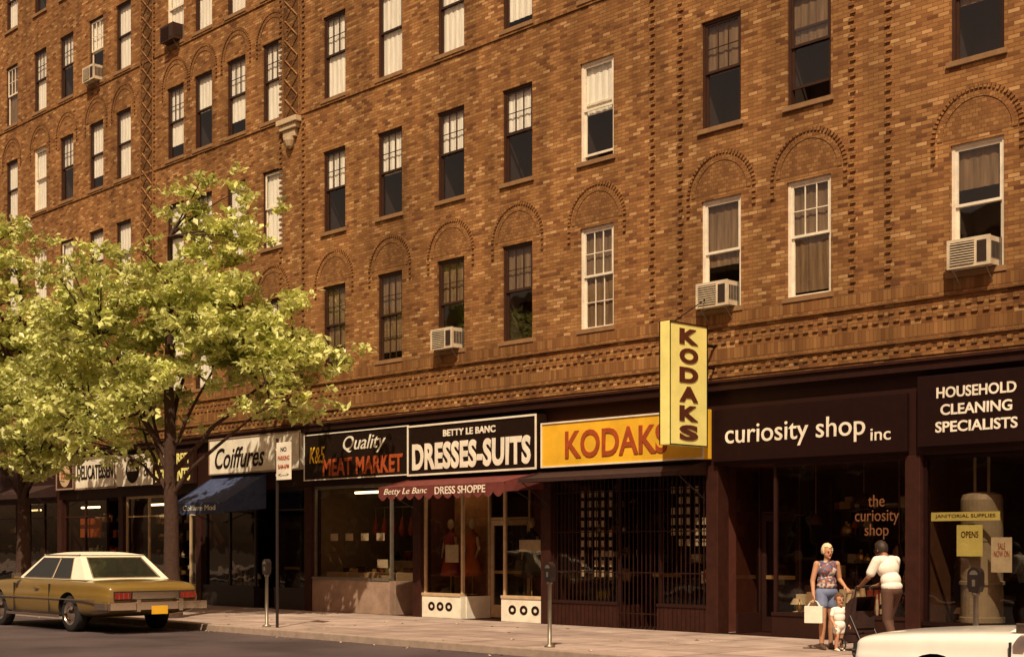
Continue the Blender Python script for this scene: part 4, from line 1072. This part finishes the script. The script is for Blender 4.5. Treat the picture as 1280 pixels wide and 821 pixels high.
pr = []
pr += [('e', BOT, (0, .06, .95), (.165, .125, .12)), ('e', TOP, (0, .03, 1.10), (.172, .135, .14)), ('e', TOP, (0, -.03, 1.28), (.192, .145, .16)),
       ('c', TOP, (-.14, -.06, 1.39), (.14, -.06, 1.39), .080, .080), ('e', TOP, (0, .05, 1.01), (.180, .142, .09)), ('c', SK, (0, -.07, 1.44), (0, -.12, 1.50), .056, .054)]
pr += head_prims((0, -.165, 1.555), 1.03, SK, 0, .3)
for s, kn, an in ((-1, (-.10, -.10, .52), (-.11, -.02, .10)), (1, (.10, .05, .50), (.11, .24, .12))):
    hip = (s*.092, .05, .93)
    pr += [('c', BOT, hip, kn, .100, .072), ('c', BOT, kn, an, .070, .055)]
    pr += foot(SH, an, (s*.1, -1, 0), 1.08)
for s, el, wr in ((-1, (-.27, -.16, 1.14), (-.18, -.40, 1.01)), (1, (.27, -.16, 1.14), (.18, -.40, 1.01))):
    sh = (s*.205, -.06, 1.39); m_ = tuple(Vector(sh).lerp(Vector(el), .70))
    pr += [('c', TOP, sh, m_, .074, .072), ('c', SK, m_, el, .048, .042), ('c', SK, el, wr, .041, .028)]
    pr += hand_prims(wr, (-s*.2, -.9, -.2), (-s, 0, 0.2), SK, 1.1, 1.05, (0, 0, -1))
ML = (-11.66, -2.0, 0); mrz = math.radians(-100)
person("man_in_white_shirt", ML, mrz, pr, [M_SKIND, M_SHIRT, M_TROUS, M_SHOE], .055, 0, (0, -.165, 1.555), 1.05, tilt=.3, hairmat=M_HAIRD)
pr = []
pr += [('e', BOT, (0, .0, .40), (.10, .085, .09)), ('e', TOP, (0, 0, .52), (.095, .080, .10)), ('e', TOP, (0, 0, .60), (.098, .075, .08)), ('c', TOP, (-.07, 0, .64), (.07, 0, .64), .04, .04),
       ('c', SK, (0, 0, .66), (0, -.005, .71), .034, .034)]
pr += head_prims((0, -.01, .79), .80, SK)
for s, y_ in ((-1, -.04), (1, .03)):
    kn = (s*.058, y_, .22); an = (s*.06, y_+.02, .05)
    pr += [('c', BOT, (s*.05, 0, .39), tuple(Vector((s*.05, 0, .39)).lerp(Vector(kn), .5)), .062, .058), ('c', SK, tuple(Vector((s*.05, 0, .39)).lerp(Vector(kn), .5)), kn, .044, .036), ('c', SK, kn, an, .036, .026)]
    pr += foot(SH, an, (0, -1, 0), .62)
    el = (s*.14, -.02, .50); wr = (s*.13, -.10, .42)
    pr += [('c', TOP, (s*.10, 0, .635), (s*.125, -.01, .56), .036, .034), ('c', SK, (s*.125, -.01, .56), el, .026, .024), ('c', SK, el, wr, .024, .018)]
    pr += hand_prims(wr, (0, -.6, -.6), (-s, 0, .2), SK, .6, .62)
person("toddler", (-12.46, -2.12, 0), math.radians(60), pr, [M_SKIN, M_SHIRT, M_SHIRT, M_WHITEP], .04, 0, (0, -.01, .79), .82, hairmat=mat("hair_brown", (.12, .06, .03), .7), voxel=.005)
e = empty("stroller", (ML[0]-0.43, ML[1]+0.075, 0), rz=mrz)
b = MB()
for s in (-1, 1):
    b.tube([(s*.20, -0.03, 1.0), (s*.20, -.06, .85), (s*.20, -.32, .12)], [.012]*3, 7, 0)
    b.tube([(s*.20, -.16, .55), (s*.20, .10, .10)], [.012]*2, 7, 0)
    for yy in (-.32, .10):
        for k in range(16):
            t0 = 2*math.pi*k/16; t1 = 2*math.pi*(k+1)/16
            b.tube([(s*.22, yy+.088*math.cos(t0), .10+.088*math.sin(t0)), (s*.22, yy+.088*math.cos(t1), .10+.088*math.sin(t1))], [.012]*2, 6, 1)
        for k in range(4):
            t = math.pi*k/4; b.tube([(s*.22, yy+.08*math.cos(t), .10+.08*math.sin(t)), (s*.22, yy-.08*math.cos(t), .10-.08*math.sin(t))], [.003]*2, 4, 0)
b.tube([(-.20, -.03, 1.0), (.20, -.03, 1.0)], [.014]*2, 8, 1)
b.tube([(-.2, -.32, .12), (.2, -.32, .12)], [.01]*2, 6, 0); b.tube([(-.2, .10, .1), (.2, .10, .1)], [.01]*2, 6, 0)
b.box(-.185, .185, -.30, -.04, .30, .36, 2); b.box(-.185, .185, -.06, -.02, .361, .62, 2)
for s in (-1, 1): b.box(s*.19-.008, s*.19+.008, -.29, -.04, .30, .50, 2)
for k in range(7):
    t0 = math.pi*.62*k/7; t1 = math.pi*.62*(k+1)/7
    A = lambda t: (-.02-.27*math.sin(t), .54+.30*math.cos(t))
    a, c = A(t0), A(t1); b.face([(-.2, a[0], a[1]), (.2, a[0], a[1]), (.2, c[0], c[1]), (-.2, c[0], c[1])], 2)
    for s in (-.2, .2): b.face([(s, a[0], a[1]), (s, c[0], c[1]), (s, -.05, .50)], 2)
b.box(-.18, .18, -.28, .04, .14, .26, 2)
b.obj("frame_seat_hood_wheels", [M_BLACKMETAL, M_BLACKRUB, M_DKCAN], e)

# ------------------------------------------------------------------ building across the street
OPP = empty("brick_rowhouse_terrace")
b = MB(); b.box(-75, 30, -44, -28, 0, 13.5, 0); b.box(-75.2, 30.2, -28.3, -27.7, 13.502, 13.9, 1); b.obj("walls", [M_BRICKD, M_STONE], OPP)
b = MB()
x = -74
while x < 29:
    for z in (1.2, 4.6, 7.8, 10.8):
        b.box(x, x+1.0, -27.99, -27.95, z, z+1.8, 0); b.box(x+0.05, x+0.95, -27.945, -27.94, z+.05, z+1.75, 1); b.box(x-.1, x+1.1, -27.98, -27.85, z-.12, z-.001, 2)
    x += 2.6
b.obj("windows", [M_FWHITE, M_CARGLASS, M_STONE], OPP)

# ------------------------------------------------------------------ light
el = math.radians(52); ax, ay = 0.62, -0.785
S = Vector((ax*math.cos(el), ay*math.cos(el), math.sin(el)))
sun = bpy.data.lights.new("sun", 'SUN'); sun.energy = 5.0; sun.angle = math.radians(0.5); sun.color = (1.0, 0.83, 0.59)
so = bpy.data.objects.new("sun", sun); COL.objects.link(so); so.rotation_euler = S.to_track_quat('Z', 'Y').to_euler(); so.location = (10, -20, 30)
w = bpy.data.worlds.new("World"); scene.world = w; w.use_nodes = True
N = w.node_tree.nodes; L = w.node_tree.links; bg = N["Background"]
sky = N.new("ShaderNodeTexSky"); sky.sky_type = 'NISHITA'; sky.sun_disc = False; sky.sun_elevation = el; sky.sun_rotation = math.atan2(S.x, S.y)
sky.dust_density = 3.0
mx = N.new("ShaderNodeMix"); mx.data_type = 'RGBA'; mx.blend_type = 'MULTIPLY'; mx.inputs["Factor"].default_value = 1.0
mx.inputs["B"].default_value = (1.0, 0.54, 0.31, 1)
L.new(sky.outputs[0], mx.inputs["A"]); L.new(mx.outputs["Result"], bg.inputs["Color"]); bg.inputs["Strength"].default_value = 0.14
scene.view_settings.view_transform = 'Standard'; scene.view_settings.look = 'None'; scene.view_settings.exposure = 0

cam = bpy.data.cameras.new("camera"); cam.lens = 50; cam.sensor_width = 36; cam.shift_y = 0.213; cam.clip_end = 1500
co = bpy.data.objects.new("camera", cam); COL.objects.link(co); co.location = (0, -20.8, 1.6)
co.rotation_euler = (math.radians(90), 0, math.radians(46.66)); scene.camera = co
